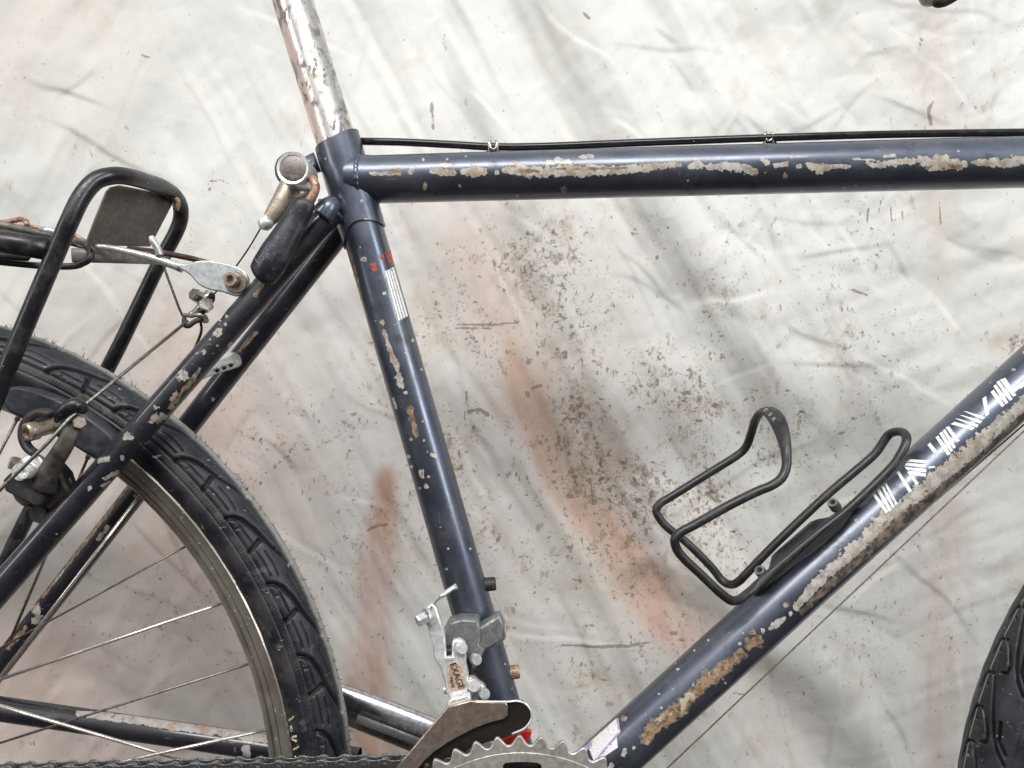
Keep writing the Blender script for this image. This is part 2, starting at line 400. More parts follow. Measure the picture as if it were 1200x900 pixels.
# seat post: streaked, pitted chrome
t = NT('pitted_chrome_post')
st = t.noise(60, 5, .6, stretch=(1, 1, .12, -.28)); pit = t.noise(230, 5, .7, stretch=(1, 1, .5, -.28)); pat = t.noise(38, 3)
col = t.mix(t.step(st, .4, .65), c4(.80, .80, .79), c4(.62, .60, .57))
pinkf = t.math('MULTIPLY', t.step(t.attr('chip'), .1, .8), .75)
col = t.mix(pinkf, col, c4(.82, .60, .53))
col = t.mix(t.math('MULTIPLY', t.step(t.attr('rust'), .1, .7), t.step(t.noise(120, 4), .45, .6)), col, c4(.30, .27, .19))
pm = t.math('MULTIPLY', t.step(pit, .515, .575), t.step(pat, .40, .54)); col = t.mix(t.math('MULTIPLY', pm, .85), col, c4(.10, .09, .08)); big_ = t.math('MULTIPLY', t.step(t.noise(75, 5, .65, stretch=(1, 1, .6, -.28)), .58, .62), .75); col = t.mix(big_, col, c4(.25, .24, .20))
t.set(col, t.step(st, .4, .65, .2, .36), t.math('SUBTRACT', 1, t.math('MAXIMUM', pm, t.math('MULTIPLY', pinkf, .8))), .5); t.bump(pit, .25, .0004)
M_POST = t.m
# rim
t = NT('brushed_rim'); n1 = t.noise(40, 4); n2 = t.noise(300, 3)
col = t.mix(t.step(n1, .35, .65), c4(.31, .28, .245), c4(.20, .175, .15)); col = t.mix(t.step(n2, .64, .7), col, c4(.6, .58, .55))
t.set(col, t.step(n1, .3, .7, .28, .42), .6, .5); t.bump(n2, .1, .0003); M_RIM = t.m
# tyre
t = NT('tyre_rubber'); n1 = t.noise(60, 5); n2 = t.noise(420, 4, .7)
col = t.mix(t.step(n1, .35, .7), c4(.007, .009, .014), c4(.019, .022, .029))
wear = t.math('MULTIPLY', t.attr('wear'), t.step(n2, .2, .7, .55, 1)); col = t.mix(wear, col, c4(.33, .335, .31))
dustm = t.math('MULTIPLY', t.attr('side'), t.step(n1, .4, .7, .05, .5)); col = t.mix(dustm, col, c4(.060, .050, .044))
scf = t.math('MULTIPLY', t.step(t.noise(130, 5, .7), .54, .66), t.step(t.noise(35, 3), .46, .62)); col = t.mix(t.math('MULTIPLY', scf, .4), col, c4(.13, .135, .14))
thr = t.math('MULTIPLY', t.step(t.noise(210, 4, .6, stretch=(.5, 1, 1.6, .7)), .665, .70), .7); col = t.mix(thr, col, c4(.36, .31, .22))
col = t.mix(t.math('MULTIPLY', t.step(n2, .66, .72), .5), col, c4(.22, .2, .18))
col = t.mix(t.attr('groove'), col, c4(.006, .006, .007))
t.set(col, t.step(n1, .3, .7, .34, .55), 0., .38); t.bump(n2, .25, .0005); M_TYRE = t.m

# tarpaulin
t = NT('stained_tarpaulin'); O = t.tc.outputs['Object']
n1 = t.noise(4, 4, .5); n2 = t.noise(16, 5, .6)
col = t.mix(t.step(n1, .3, .7), c4(.555, .546, .518), c4(.660, .652, .625))
col = t.mix(t.math('MULTIPLY', t.step(n2, .45, .75), .35), col, c4(.66, .62, .56))
col = t.mix(t.math('MULTIPLY', t.attr('pink'), t.step(n2, .25, .65, .6, 1)), col, c4(.44, .27, .205))
col = t.mix(t.math('MULTIPLY', t.attr('brown'), t.step(n2, .2, .65, .5, 1)), col, c4(.46, .35, .28))
D = t.math('MULTIPLY', t.attr('dirt'), t.step(t.noise(13, 4, .65), .30, .68, .3, 1.45))
def specks(sc, lo, k, colr, stretch=None, amt=.8, soft=.035):
    global col
    n = t.noise(sc, 5, .62, stretch=stretch); m = t.math('ADD', n, t.math('MULTIPLY', D, k))
    m = t.math('MULTIPLY', t.step(m, lo, lo + soft), amt); col = t.mix(m, col, c4(*colr))
specks(22, .60, .070, (.46, .37, .28), (1, 1, .6, .5), .45, .18)
specks(60, .665, .055, (.36, .27, .18), (1.2, 1, .7, .5), .50, .10)
specks(100, .68, .068, (.27, .20, .135), (1.1, 1, .7, .6), .60, .09)
specks(175, .695, .078, (.17, .125, .085), (1.3, 1, .8, .5), .75, .07)
specks(300, .685, .085, (.27, .20, .14), (.8, 1, 1.2, .9), .55, .09)
specks(140, .71, .075, (.11, .09, .07), (.9, 1, 1.5, 1.2), .7, .06)
specks(75, .69, .045, (.33, .19, .12), (1.6, 1, .7, .35), .5, .08)
fine = t.noise(500, 3, .7)
col = t.mix(t.math('MULTIPLY', t.step(fine, .5, .8), .25), col, c4(.5, .46, .42))
mk_ = t.math('ADD', t.attr('mark'), t.math('MULTIPLY', t.math('SUBTRACT', t.noise(110, 5, .75), .5), 2.2)); col = t.mix(t.math('MULTIPLY', t.step(mk_, .42, .6), .75), col, c4(.20, .155, .12))
t.set(col, .62, 0., .25); h = t.math('ADD', t.math('MULTIPLY', t.noise(60, 5), 1.2), t.math('MULTIPLY', fine, .12)); t.bump(h, .16, .002)
M_CLOTH = t.m

# ================================================================== THE TARPAULIN
CY = 0.20
nx, nz = 860, 640
gx, gz = np.meshgrid(np.linspace(-.72, .72, nx), np.linspace(1.12, .06, nz))
K = FPX / (DIST + CY); cx = 600 + gx * K; cy = 450 - (gz - CAMZ) * K       # picture coordinates of the flat sheet
h = np.zeros_like(gx)
def S(v): v = np.clip(v, 0, 1); return v * v * (3 - 2 * v)
wx = cx + 14 * (fbm(cx / 90, cy / 90, 3) - .5); wy = cy + 14 * (fbm(cx / 90, cy / 90, 8) - .5)
def soft(chips): return seg_field(wx.ravel(), wy.ravel(), [chips]).reshape(cx.shape)
# long diagonal folds (positive: valley away from the camera)
for ch, a in [([(560, -60, 26), (620, 60, 26), (690, 200, 28), (770, 330, 34), (850, 450, 36), (900, 540, 20)], .017),
              ([(490, -60, 22), (520, 80, 22), (560, 220, 26), (600, 400, 26), (660, 540, 24), (740, 660, 26), (840, 780, 30), (930, 860, 34)], .012),
              ([(640, -80, 26), (720, 90, 30), (800, 260, 34), (880, 380, 30), (960, 500, 20)], -.012),
              ([(420, 380, 22), (470, 560, 26), (440, 700, 26), (425, 940, 28)], .007),
              ([(620, 240, 20), (690, 420, 24), (760, 560, 24), (860, 700, 26), (960, 800, 30), (1040, 900, 30)], -.010),
              ([(1100, -60, 20), (1098, 120, 18), (1102, 330, 24), (1110, 640, 26), (1105, 960, 24)], .009),
              ([(1150, -60, 20), (1150, 200, 22), (1160, 500, 20)], -.004),
              ([(760, 690, 20), (860, 770, 30), (960, 850, 34), (1010, 960, 30)], .012),
              ([(90, 780, 24), (170, 850, 30), (260, 940, 30)], .010),
              ([(600, 560, 16), (650, 700, 20), (680, 900, 24)], .005),
              ([(230, -40, 26), (120, 130, 30), (20, 220, 26)], -.006),
              ([(300, 20, 30), (230, 130, 34), (130, 260, 30)], .005),
              ([(20, 560, 30), (150, 640, 30), (330, 520, 22)], -.005)]:
    h += .62 * a * S(soft(ch))
# crumpled creases: ridged noise in flat facets
q = .35
rx = cx * math.cos(q) + cy * math.sin(q); ry = -cx * math.sin(q) + cy * math.cos(q)
def ridge(x, y, s): 
    v = fbm(x, y, s, 2); return np.abs(v - .5) * 2
crm = S(np.clip((cx - 480) / 500, 0, 1)) * S(np.clip((560 - cy) / 350, 0, 1)) * .8 + .35
h += -.0060 * crm * ridge(rx / 150, ry / 95, 21) + -.0016 * crm * ridge(cx / 55 + cy / 130, cy / 60 - cx / 150, 33)
h += .008 * (fbm(cx / 210, cy / 210, 5, 3) - .5) + .0007 * (fbm(cx / 26, cy / 22, 11, 3) - .5)
h += .0009 * ridge(cx / 30 + cy / 40, cy / 75 - cx / 60, 45) * (.5 + crm)
# long soft streaks that run with the hang of the cloth, direction changing across the sheet
def streaks(ang, sc_across, sc_along, seed, o=3):
    c_, s_ = math.cos(ang), math.sin(ang); al = cx * c_ + cy * s_; ac = -cx * s_ + cy * c_
    return fbm(ac / sc_across + .6 * fbm(al / 200, ac / 120, seed + 5, 2), al / sc_along, seed, o) - .5
wl = S(np.clip((420 - cx) / 300, 0, 1)); wr = S(np.clip((cx - 860) / 260, 0, 1)); wc = np.clip(1 - wl - wr, 0, 1)
h += .0090 * wc * streaks(math.radians(60), 42, 480, 51, 3) + .0085 * wl * streaks(math.radians(122), 50, 240, 61) + .0100 * wr * streaks(math.radians(90), 46, 520, 71)
h += .0008 * streaks(math.radians(62), 16, 130, 81, 2) * (.3 + wc) + .0016 * streaks(math.radians(160), 18, 110, 91, 2) * (.25 + wr)
# crisp one-sided creases: many short random ones plus the few that stand out
crs = [(905, 160, 1010, 110, .0010, 6), (820, 205, 870, 110, .0012, 5), (760, 30, 800, 60, .0010, 5), (910, 310, 1060, 280, .0012, 6), (1072, -60, 1073, 235, .0022, 4), (1110, -60, 1109, 330, -.0014, 5),
       (1010, 110, 1130, 160, .0012, 6), (690, 60, 880, 62, .0008, 5), (1030, 270, 1080, 340, .0012, 6), (900, 370, 1000, 410, .0010, 6), (920, 330, 800, 370, .0010, 7), (950, 700, 1060, 740, .0010, 7),
       (60, 120, 130, 70, .0018, 9), (120, 160, 60, 260, .0012, 9), (1000, 60, 1060, 50, .0012, 4), (860, 120, 930, 180, .0010, 5), (1090, 640, 1092, 900, .0010, 6), (1130, 640, 1126, 900, -.0010, 6),
       (545, 260, 640, 420, -.0010, 7), (700, 250, 800, 430, .0012, 6), (790, 600, 900, 760, .0010, 6), (830, 230, 905, 330, .0010, 5)]
for k in range(230):
    x0 = rng.uniform(-120, 1320); y0 = rng.uniform(-80, 980); up = (x0 > 650 and y0 < 520)
    ang = rng.choice([55, 62, 70, 90, -25, 20]) if x0 > 420 else rng.choice([120, 130, 110, 35, 60])
    ang = math.radians(ang + rng.normal(0, 12)); Lc = rng.uniform(60, 260)
    crs.append((x0, y0, x0 + Lc * math.cos(ang), y0 + Lc * math.sin(ang), rng.normal(0, .00075) * (1.5 if up else .9), rng.uniform(3, 9)))
for (x0, y0, x1, y1, a, wd) in crs:
    m = (cx > min(x0, x1) - 70) & (cx < max(x0, x1) + 70) & (cy > min(y0, y1) - 70) & (cy < max(y0, y1) + 70)
    if not m.any(): continue
    X, Y = cx[m], cy[m]; L_ = math.hypot(x1 - x0, y1 - y0); ux, uy = (x1 - x0) / L_, (y1 - y0) / L_; al = (X - x0) * ux + (Y - y0) * uy
    dd_ = -(X - x0) * uy + (Y - y0) * ux + 22 * (fbm(X / 80, Y / 80, 77, 2) - .5)
    h[m] += np.clip(1.15 * a, -.0011, .0011) * np.exp(-np.abs(dd_) / (wd * 2.6)) * np.tanh(dd_ / 2.6) * S(al / L_ * 2.5) * S((1 - al / L_) * 2.5)
V = np.stack([gx, np.full_like(gx, CY) + h, gz], -1).reshape(-1, 3)
me = npmesh('tarpaulin', V, grid_quads(nz, nx))
stk = .55 + .9 * (streaks(math.radians(80), 9, 110, 7, 3) + .25)
pink = (.95 * S(soft([(450, 560, 10), (446, 650, 20), (434, 730, 20), (426, 800, 19), (425, 920, 20)]) * 1.2) \
    + .22 * S(soft([(540, 270, 20), (560, 320, 20), (590, 390, 16), (622, 470, 13)])) + .80 * S(soft([(606, 430, 9), (624, 480, 14), (655, 560, 16), (704, 625, 20), (757, 692, 24), (797, 748, 20)]) * 1.15)) * stk \
    + .22 * S(soft([(525, 230, 50), (560, 300, 50), (590, 400, 40), (610, 460, 34)])) \
    + .22 * S(soft([(625, 480, 34), (665, 560, 38), (704, 615, 38), (757, 689, 38), (800, 745, 34)])) \
    + .22 * S(soft([(1092, -40, 22), (1092, 160, 22), (1094, 260, 20)])) * stk + .30 * S(soft([(1110, 600, 22), (1104, 760, 24), (1102, 940, 24)])) \
    + .34 * S(soft([(30, 800, 80), (90, 900, 80)])) + .24 * S(soft([(240, 430, 80), (240, 560, 100), (280, 760, 80)])) + .40 * S(soft([(440, 885, 40), (480, 890, 24)])) \
    + .26 * S(soft([(200, 560, 190), (60, 760, 260)])) + .14 * S(soft([(40, 40, 90), (120, 60, 60)])) + .16 * S(soft([(600, 480, 160), (680, 640, 140)]))
brown = .8 * S(soft([(596, 400, 8), (612, 440, 16), (630, 490, 22), (665, 560, 18), (710, 620, 14)])) * (.6 + .8 * stk) * .8 + .35 * S(soft([(690, 470, 20), (730, 540, 20)])) + .5 * S(soft([(735, 640, 10), (780, 720, 12)])) \
    + .25 * S(soft([(735, 820, 20), (850, 800, 40), (930, 860, 40)])) + .3 * S(soft([(1100, 255, 12), (1100, 330, 14)])) + .25 * S(soft([(1190, 400, 20), (1170, 425, 12)]))
dirt = .5 + .8 * S(soft([(560, 240, 60), (640, 420, 130), (700, 560, 150), (640, 760, 120)]) * 1.1) + .55 * S(soft([(860, 380, 90), (980, 380, 90), (860, 560, 110)])) \
    + .5 * S(soft([(430, 480, 90), (440, 720, 80)])) + .35 * S(soft([(1040, 700, 110), (920, 820, 90)])) + .25 * S(soft([(250, 560, 110), (230, 760, 80)])) - .35 * S(soft([(200, 60, 160), (900, 40, 130)]))
for (x, y, wd, s) in [(640, 480, 30, .8), (700, 530, 26, .7), (560, 480, 14, .9), (670, 570, 16, .9), (300, 530, 24, .7), (430, 310, 10, .4), (915, 440, 14, .8), (1190, 405, 16, 1.2), (850, 440, 26, .7), (545, 300, 20, .3), (250, 220, 14, .6), (780, 480, 30, .5)]:
    dirt += s * S(soft([(x, y, wd)]))
mark = seg_field(cx.ravel(), cy.ravel(), [[(535, 381, 1.0), (580, 380, 1.6), (610, 377, .8)], [(533, 385, .7), (575, 384, .8)], [(505, 130, 2), (506, 118, 1.4), (507, 150, 1)],
    [(1091, 145, 2.4), (1086, 132, 2), (1094, 118, 1.2)], [(1080, 46, 3.2)], [(1077, 52, 1.6)], [(655, 757, 1.2), (690, 758, 1.8), (735, 756, 1.6), (768, 752, 1)], [(788, 745, 2.2), (796, 746, 1.6)],
    [(550, 482, 2.6), (562, 480, 2.2), (572, 486, 2)], [(547, 460, .8), (545, 492, .9)], [(247, 213, 1.0), (262, 212, 1.8)], [(247, 222, 2.2)], [(430, 622, 1.2), (442, 617, 1.8), (452, 616, 1)],
    [(1016, 240, 1.0), (1014, 262, .8)], [(1030, 236, 1.4), (1028, 250, 1)], [(1044, 236, .8), (1042, 262, .8)], [(1057, 247, .9), (1054, 268, .8)], [(996, 340, 1.2), (1014, 346, 1)], [(1019, 269, 1.8)], [(1031, 295, 1.8)], [(1011, 309, 1.6)],
    [(877, 820, 1.4), (862, 818, 1)], [(1155, 333, 1.8)], [(695, 345, 1.4), (690, 352, 1)], [(624, 455, 2), (634, 452, 2)], [(618, 462, 3)], [(637, 512, 2.6)], [(620, 424, 4.0)], [(668, 582, 3)], [(650, 566, 2.4)],
    [(170, 68, 1.2), (178, 70, 1)], [(690, 25, 2), (683, 18, 1.2)], [(1008, 240, .8), (1004, 262, .7)], [(1104, 230, 1), (1104, 262, 1)]]) 
fattr(me, 'pink', np.clip(pink, 0, 1).ravel()); fattr(me, 'brown', np.clip(brown, 0, .8).ravel())
fattr(me, 'dirt', np.clip(dirt, 0, 1.5).ravel()); fattr(me, 'mark', mark)
cl = link('tarpaulin', me, M_CLOTH)
prop(cl, 'stained off-white tarpaulin with diagonal folds hanging behind the bicycle', 'tarpaulin')

# ================================================================== THE BICYCLE
bike = empty('bicycle')
prop(bike, 'scuffed navy blue bicycle with chipped paint, black rear rack and wire bottle cage', 'bicycle')
V3 = lambda v: (v.x, v.y, v.z)

# ---- frame tubes
CHW = .84
def st_x(y): return 395.6 + .288 * (y - 167)
ST_A = P(st_x(196), 196, 0); ST_B = P(st_x(985), 985, 0); ST_R = RP(24.6)
TT_A = P(412, 211, 0); TT_B = P(1290, 187.5, -.012); TT_RA = RP(27.6); TT_RB = RP(29.6, -.006)
def dt_y(x): return (1138 - .672 * x) / .74
DT_A = P(640, dt_y(640), 0); DT_B = P(1300, dt_y(1300), 0); DT_R = RP(31.0)

seat_tube_chips = [[(426, 304, 3.6)], [(422, 290, 1.4)], [(450, 344, 3)], [(448, 378, 3), (449, 380, 2)], [(450, 388, 2.6), (454, 400, 3.2), (458, 411, 3.8), (464, 426, 5), (466, 433, 3.4)],
    [(467, 441, 5.2), (469, 448, 5), (472, 454, 2)], [(475, 460, 2.6)], [(482, 490.5, 3.8)], [(495, 494, 1.6)], [(481, 515, 2)], [(497, 516, 2)], [(506, 532, 1.8), (510, 535, 2.4)], [(501, 529.5, 1.3)],
    [(478.5, 535, 2.6)], [(482, 547, 2.2)], [(494, 553, 3.2), (495, 558, 3.2)], [(499, 570, 3.2)], [(492, 572, 1.5)], [(461, 467, 1.6), (464, 478, 1.8)], [(525, 643, 1.8)], [(551, 643, 1.8)], [(523, 667, 2.2)], [(516, 618, 1.5)],
    [(484, 399, 2)], [(494, 433, 2)], [(475, 413, 1.6)], [(440, 376, 1.4)], [(462, 381, 1.8)], [(592, 778, 1.4)]]
frame_tube('seat_tube', ST_A, ST_B, ST_R, ST_R, M_PAINT, bike, seat_tube_chips, [[(409, 296, 3), (417, 328, 3.5), (424, 352, 1.5)], [(480, 480, 5), (488, 510, 3)]])
top_chips = [[(421.7, 206, 4.5)], [(407, 202, 3)], [(434, 203, 2.4), (468, 203, 3.6)], [(481, 202, 3.5), (483, 196, 3.2)], [(512, 193, 3), (531, 193, 3)], [(507, 199, 3.8), (530, 203, 4.6)],
    [(543, 202, 4.2), (555, 200, 7.5), (567, 202, 4.8)], [(582, 202, 3.4)], [(590, 199, 3.4), (604, 198, 8), (633, 201, 7.5), (683, 200, 7.5), (733, 199, 6.5), (767, 195, 5.5), (796, 193, 3.2)],
    [(642, 191, 3.4), (654, 188, 4.6), (668, 190, 3)], [(680, 184, 2.4), (694, 183, 2.6)], [(808, 195, 3.5), (817, 193, 6.6)], [(830, 196, 4.4), (850, 195, 6), (872, 197, 6.5), (884, 201, 5)], [(893, 187, 3), (898, 190, 4)],
    [(908, 194, 3.4), (923, 192, 3.6)], [(936, 194, 3.6)], [(948, 193, 4.6), (960, 198, 7), (975, 195, 3.4), (996, 195, 2.4)], [(1016, 190, 2.2), (1024, 194, 4.2), (1045, 191, 4.6), (1070, 188, 5)], [(1078, 187, 6), (1090, 190, 10), (1108, 191, 9), (1128, 193, 6)],
    [(1142, 190, 4), (1160, 190, 6), (1178, 191, 7.5), (1200, 186, 7), (1230, 188, 8), (1280, 186, 6)], [(1036, 183, 2), (1048, 182, 2.2)], [(1000, 186, 1.4), (1030, 188, 1.4)], [(926, 184, 1.2), (945, 183, 1.4)], [(496, 187, 2)], [(546, 183.5, 1.5)], [(524, 186.5, 1.5)], [(920, 205, 3)], [(897, 202, 1.6)], [(806, 211, 1.8)]]
top_rust = [[(455, 203, 2), (467, 199, 5)], [(610, 200, 3.4), (632, 201, 2.2)], [(598, 194, 2.5), (606, 192, 2)], [(650, 198, 1.5), (735, 197, 2)], [(499, 216, 3), (497, 222, 2)], [(660, 222, 5)], [(920, 206, 3.4)], [(1108, 196, 3.8), (1126, 195, 3)], [(1185, 182, 2.5)], [(606, 229, 3)]]
frame_tube('top_tube', TT_A, TT_B, TT_RA, TT_RB, M_PAINT, bike, top_chips, top_rust)
down_chips = [[(933, 712, 3.6), (938, 706, 6), (950, 692, 8), (967, 675, 9), (989, 656, 9), (1009, 640, 9.5), (1026, 622, 10.5), (1040, 609, 11), (1067, 591, 13), (1093, 565, 12.5), (1120, 544, 12), (1147, 521, 11.5), (1173, 499, 11), (1200, 474, 10), (1250, 430, 11)],
    [(904, 736, 4), (911, 730, 6.5), (918, 725, 4)], [(894, 740, 3.4)], [(867, 754, 2.6)], [(870.5, 742, 1.6)], [(927, 719, 3)], [(814, 762, 2)], [(794, 784, 2.2)], [(791, 777, 1.6)], [(775, 830, 2.6)], [(813, 803, 3)], [(830, 750, 1.5)],
    [(850, 800, 2)], [(772, 813, 1.5)], [(743, 876, 2)], [(731, 884, 4), (732, 878, 2.4)], [(1022, 607, 3.2), (1026, 609, 2)], [(1007, 613, 1.8), (1003, 609, 1.8)], [(985, 644, 2)], [(1014, 618, 2.4)], [(1156, 441, 2.4)], [(1160, 448, 1.3)], [(1186, 434, 1.6), (1188, 433, 2.2)], [(1200, 413, 2)], [(1148, 462, 1)],
    [(1117, 482, 1)], [(757, 838, 1.4)], [(716, 897, 4)]]
down_rust = [[(757, 866, 7.5), (766, 852, 9), (778, 843, 9.5), (793, 833, 10), (810, 817, 9), (822, 802, 9), (834, 793, 12), (848, 783, 8), (858, 775, 7), (868, 766, 8)], [(878, 757, 5), (886, 753, 9), (890, 748, 4)], [(882, 741, 4.2)], [(876, 750, 3.5)], [(921, 709, 4)], [(731, 842, 4)],
    [(940, 717, 4), (962, 694, 5.5), (1010, 653, 6), (1052, 614, 9), (1100, 578, 8), (1150, 540, 9), (1200, 492, 9), (1250, 446, 8)]]
frame_tube('down_tube', DT_A, DT_B, DT_R, DT_R, M_PAINT, bike, down_chips, down_rust, aged=(905, 40))
# near seat stay: from the seat cluster down to the (unseen) rear dropout
def ns(x): return (456 - .751 * x) / .661
near_chips = [[(255, 389, 4.8)], [(214, 440, 7.4)], [(234, 434, 2.6), (222, 450, 2.8), (214, 458, 2.4)], [(205, 462, 4), (203, 468, 3)], [(182, 477, 3.4)], [(186, 477, 2)], [(192, 488, 4.4), (178, 491, 5)], [(148, 511, 6), (153, 512, 4.5)], [(144, 537, 3)], [(116, 540, 3), (127, 538, 3.4)],
    [(122, 561, 2.4), (137, 554, 2.8)], [(120, 570, 2), (128, 565, 2.2)], [(105, 572, 3.6)], [(239, 413, 3)], [(231, 414, 2.4)], [(266, 371, 2.2)], [(264, 380, 2)], [(255, 405, 2)], [(66, 626, 1.6)], [(269, 404, 4)], [(246, 398, 1.4)], [(258, 376, 1.4)]]
NS_A = P(387, ns(387), -.014); NS_B = P(-60, ns(-60), -.058)
frame_tube('seat_stay', NS_A, NS_B, .0083, .0080, M_PAINT2, bike, near_chips, [[(231, 436, 2.6), (200, 478, 3)], [(185, 494, 3)], [(172, 520, 2.4), (150, 550, 1.6)], [(300, 345, 3), (315, 322, 3)]], n=64)
def fs(x): return (481 - .788 * x) / .616
FS_A = P(404, fs(404), .016); FS_B = P(-50, fs(-50), .070)
frame_tube('seat_stay', FS_A, FS_B, .0082, .0078, M_PAINT2, bike, [[(42, 712, 6), (46, 724, 5), (38, 730, 4)], [(126, 618, 3), (115, 632, 2.5)], [(158, 580, 2.4)], [(250, 468, 2.5)]],
           [[(152, 568, 1.8), (120, 610, 2.4), (92, 646, 1.6), (50, 700, 1.6)], [(300, 390, 2.4), (281, 412, 2)], [(10, 760, 3), (30, 736, 3)]], n=64)
# seat cluster sleeve with slanted ends
A = np.array(P(st_x(160), 160, 0)); Bq = np.array(P(st_x(300), 300, 0)); L = np.linalg.norm(Bq - A); tt = (Bq - A) / L
f = np.array([0, -1., 0]); f -= tt * f.dot(tt); f /= np.linalg.norm(f); s = np.cross(tt, f)
n = 120; nu = 90; ph = np.linspace(0, 2 * np.pi, n, endpoint=False)
kpx = DIST / FPX
side = np.sign(np.dot(s, (1, 0, 0)))
latr = np.sin(ph) * side                      # -1 left .. 1 right
top = np.where(latr < 0, 8.5 - 1.5 * latr, 8.5 - 8 * latr ** 1) * kpx
bot = (108 + np.where(latr < 0, 22 * latr ** 2, 9 * latr ** 2)) * kpx
rows = []
for i in range(nu + 4):
    if i < 2: u = top; R = RP(25.2) if i == 0 else RP(27.2)
    elif i > nu + 1: u = bot; R = RP(27.0) if i == nu + 2 else RP(24.7)
    else:
        k = (i - 2) / (nu - 1); u = top + (bot - top) * k; R = RP(27.4 - .3 * k)
    R = R + 0 * ph
    rows.append(A + tt * u[:, None] + f * (np.cos(ph) * R)[:, None] + s * (np.sin(ph) * R)[:, None])
V = np.concatenate(rows); me = npmesh('seat_lug', V, grid_quads(len(rows), n, True)); X, Y = project(V)
fattr(me, 'chip', seg_field(X, Y, [[(407, 201, 3)], [(424, 235, 2)], [(428, 256, 2)], [(381, 186, 2)]])); fattr(me, 'rust', X * 0)
me.set_sharp_from_angle(angle=math.radians(50)); lug = link('seat_lug', me, M_PAINT, bike)
# weld bead round the top tube's end, with its ripples
def weld(name, c, axis, R, r, bumps, seed):
    axis = Vector(axis).normalized(); u = axis.orthogonal().normalized(); v = axis.cross(u); path = []; rr = []
    for k in range(bumps * 6):
        t_ = 2 * math.pi * k / (bumps * 6); path.append(Vector(c) + u * math.cos(t_) * R + v * math.sin(t_) * R); rr.append(r * (1 + .13 * abs(math.sin(t_ * bumps / 2))))
    Vv, Fq = sweep(path, rr, 12, True); return link(name, mesh(name, Vv, Fq), M_PAINT, bike)
ttd = (TT_B - TT_A).normalized()
weld('weld_bead', P(423, 211, 0), ttd, TT_RA * .99, RP(3.4), 26, 1)
# small fillet sleeve where the top tube flows into the lug
Vv, Fq = sweep([P(408, 211, 0), P(416, 211, 0), P(424, 210.8, 0), P(433, 210.5, 0), P(445, 210.2, 0)], [TT_RA * 1.05, TT_RA * 1.10, TT_RA * 1.07, TT_RA * 1.02, TT_RA * .985], 48, caps=False)
link('weld_fillet', mesh('weld_fillet', Vv, Fq), M_PAINT, bike)
weld('weld_bead', P(388, 247, -.012), (NS_B - NS_A), .0088, RP(2.6), 16, 2)
# binder ear of the lug, seen behind the nut, and the weld lump under it
tube('binder_ear', [(372, 190, .0), (356, 196, .0), (347, 201, .0)], [12, 10, 9], M_PAINT, bike, 20)
tube('stay_cap', [(392, 236, -.016), (386, 243, -.018), (378, 254, -.018)], [9, 13, 15.4], M_PAINT, bike, 28, smooth_n=4)

# bottom bracket shell and red cover
lathe('bottom_bracket_shell', P(636, 1004, -.034), (0, 1, 0), [(.0185, 0), (.0205, .001), (.0205, .067), (.0185, .068)], M_PAINT, bike, 40)
plate('cable_guard', [rounded([(583, 872), (600, 862), (618, 856), (622, 858), (616, 868), (603, 880), (590, 884)])], -.030, .004, M_REDPLASTIC, bike)
plate('cable_guard_label', [rounded([(552, 874), (562, 868), (575, 868), (578, 880), (560, 884), (552, 882)])], -.028, .003, M_WHITE, bike)

# ---- seat post
po = frame_tube('seat_post', P(330, -42, 0), P(st_x(240), 240, 0), RP(23.6), RP(23.0), M_POST, bike,
    [[(318, -30, 11), (332, 40, 11), (350, 100, 11), (370, 165, 12)]], [[(398, 110, 6), (404, 140, 8), (408, 160, 8)], [(372, 90, 6), (380, 105, 7)]], n=72, step=.0012)

# ---- lettering and stripes on the tubes
def g1(pts): return [(x / 8.18 + 1010, y / 8.18 + 500) for x, y in pts]
def g2(pts): return [(x / 7.5 + 1080, y / 7.5 + 425) for x, y in pts]
quads = [g1(q) for q in [
    [(105, 655), (128, 640), (255, 815), (228, 832)], [(145, 612), (170, 595), (288, 800), (262, 818)], [(185, 575), (208, 562), (312, 765), (296, 785)], [(216, 548), (236, 540), (342, 740), (322, 752)],
    [(332, 438), (356, 425), (482, 615), (455, 635)], [(470, 312), (612, 322), (618, 350), (436, 336)], [(430, 345), (608, 362), (612, 390), (414, 374)], [(412, 382), (612, 410), (614, 438), (430, 412)],
    [(440, 420), (612, 450), (612, 478), (520, 470)], [(434, 430), (468, 436), (545, 545), (522, 564)], [(628, 175), (655, 152), (722, 236), (694, 256)], [(640, 385), (690, 375), (706, 392), (640, 400)]]]
quads += [g2(q) for q in [
    [(122, 655), (148, 640), (255, 800), (228, 815)], [(155, 622), (180, 604), (275, 770), (258, 788)], [(185, 596), (206, 582), (300, 745), (278, 755)], [(212, 570), (240, 556), (335, 685), (310, 700)],
    [(365, 425), (400, 430), (560, 478), (540, 500)], [(330, 458), (362, 462), (535, 512), (515, 535)], [(292, 490), (330, 494), (500, 545), (488, 570)], [(255, 540), (290, 520), (470, 572), (445, 592)],
    [(534, 315), (566, 292), (592, 450), (566, 475)], [(606, 258), (632, 238), (730, 375), (706, 392)], [(630, 205), (655, 190), (762, 350), (738, 366)], [(656, 172), (682, 156), (800, 320), (775, 335)], [(688, 150), (735, 132), (832, 285), (805, 300)],
    [(800, 235), (900, 160), (915, 180), (815, 262)], [(860, 215), (930, 165), (940, 180), (868, 232)]]]
quads = [[((q[a][0] - q[b][0]) * .02 + q[a][0], (q[a][1] - q[b][1]) * .02 + q[a][1]) for a, b in ((0, 1), (1, 0), (2, 3), (3, 2))] for q in quads]
tube_decal('frame_lettering', quads, DT_A, DT_B, DT_R, M_WHITE, bike, 3, 10)
qs = []
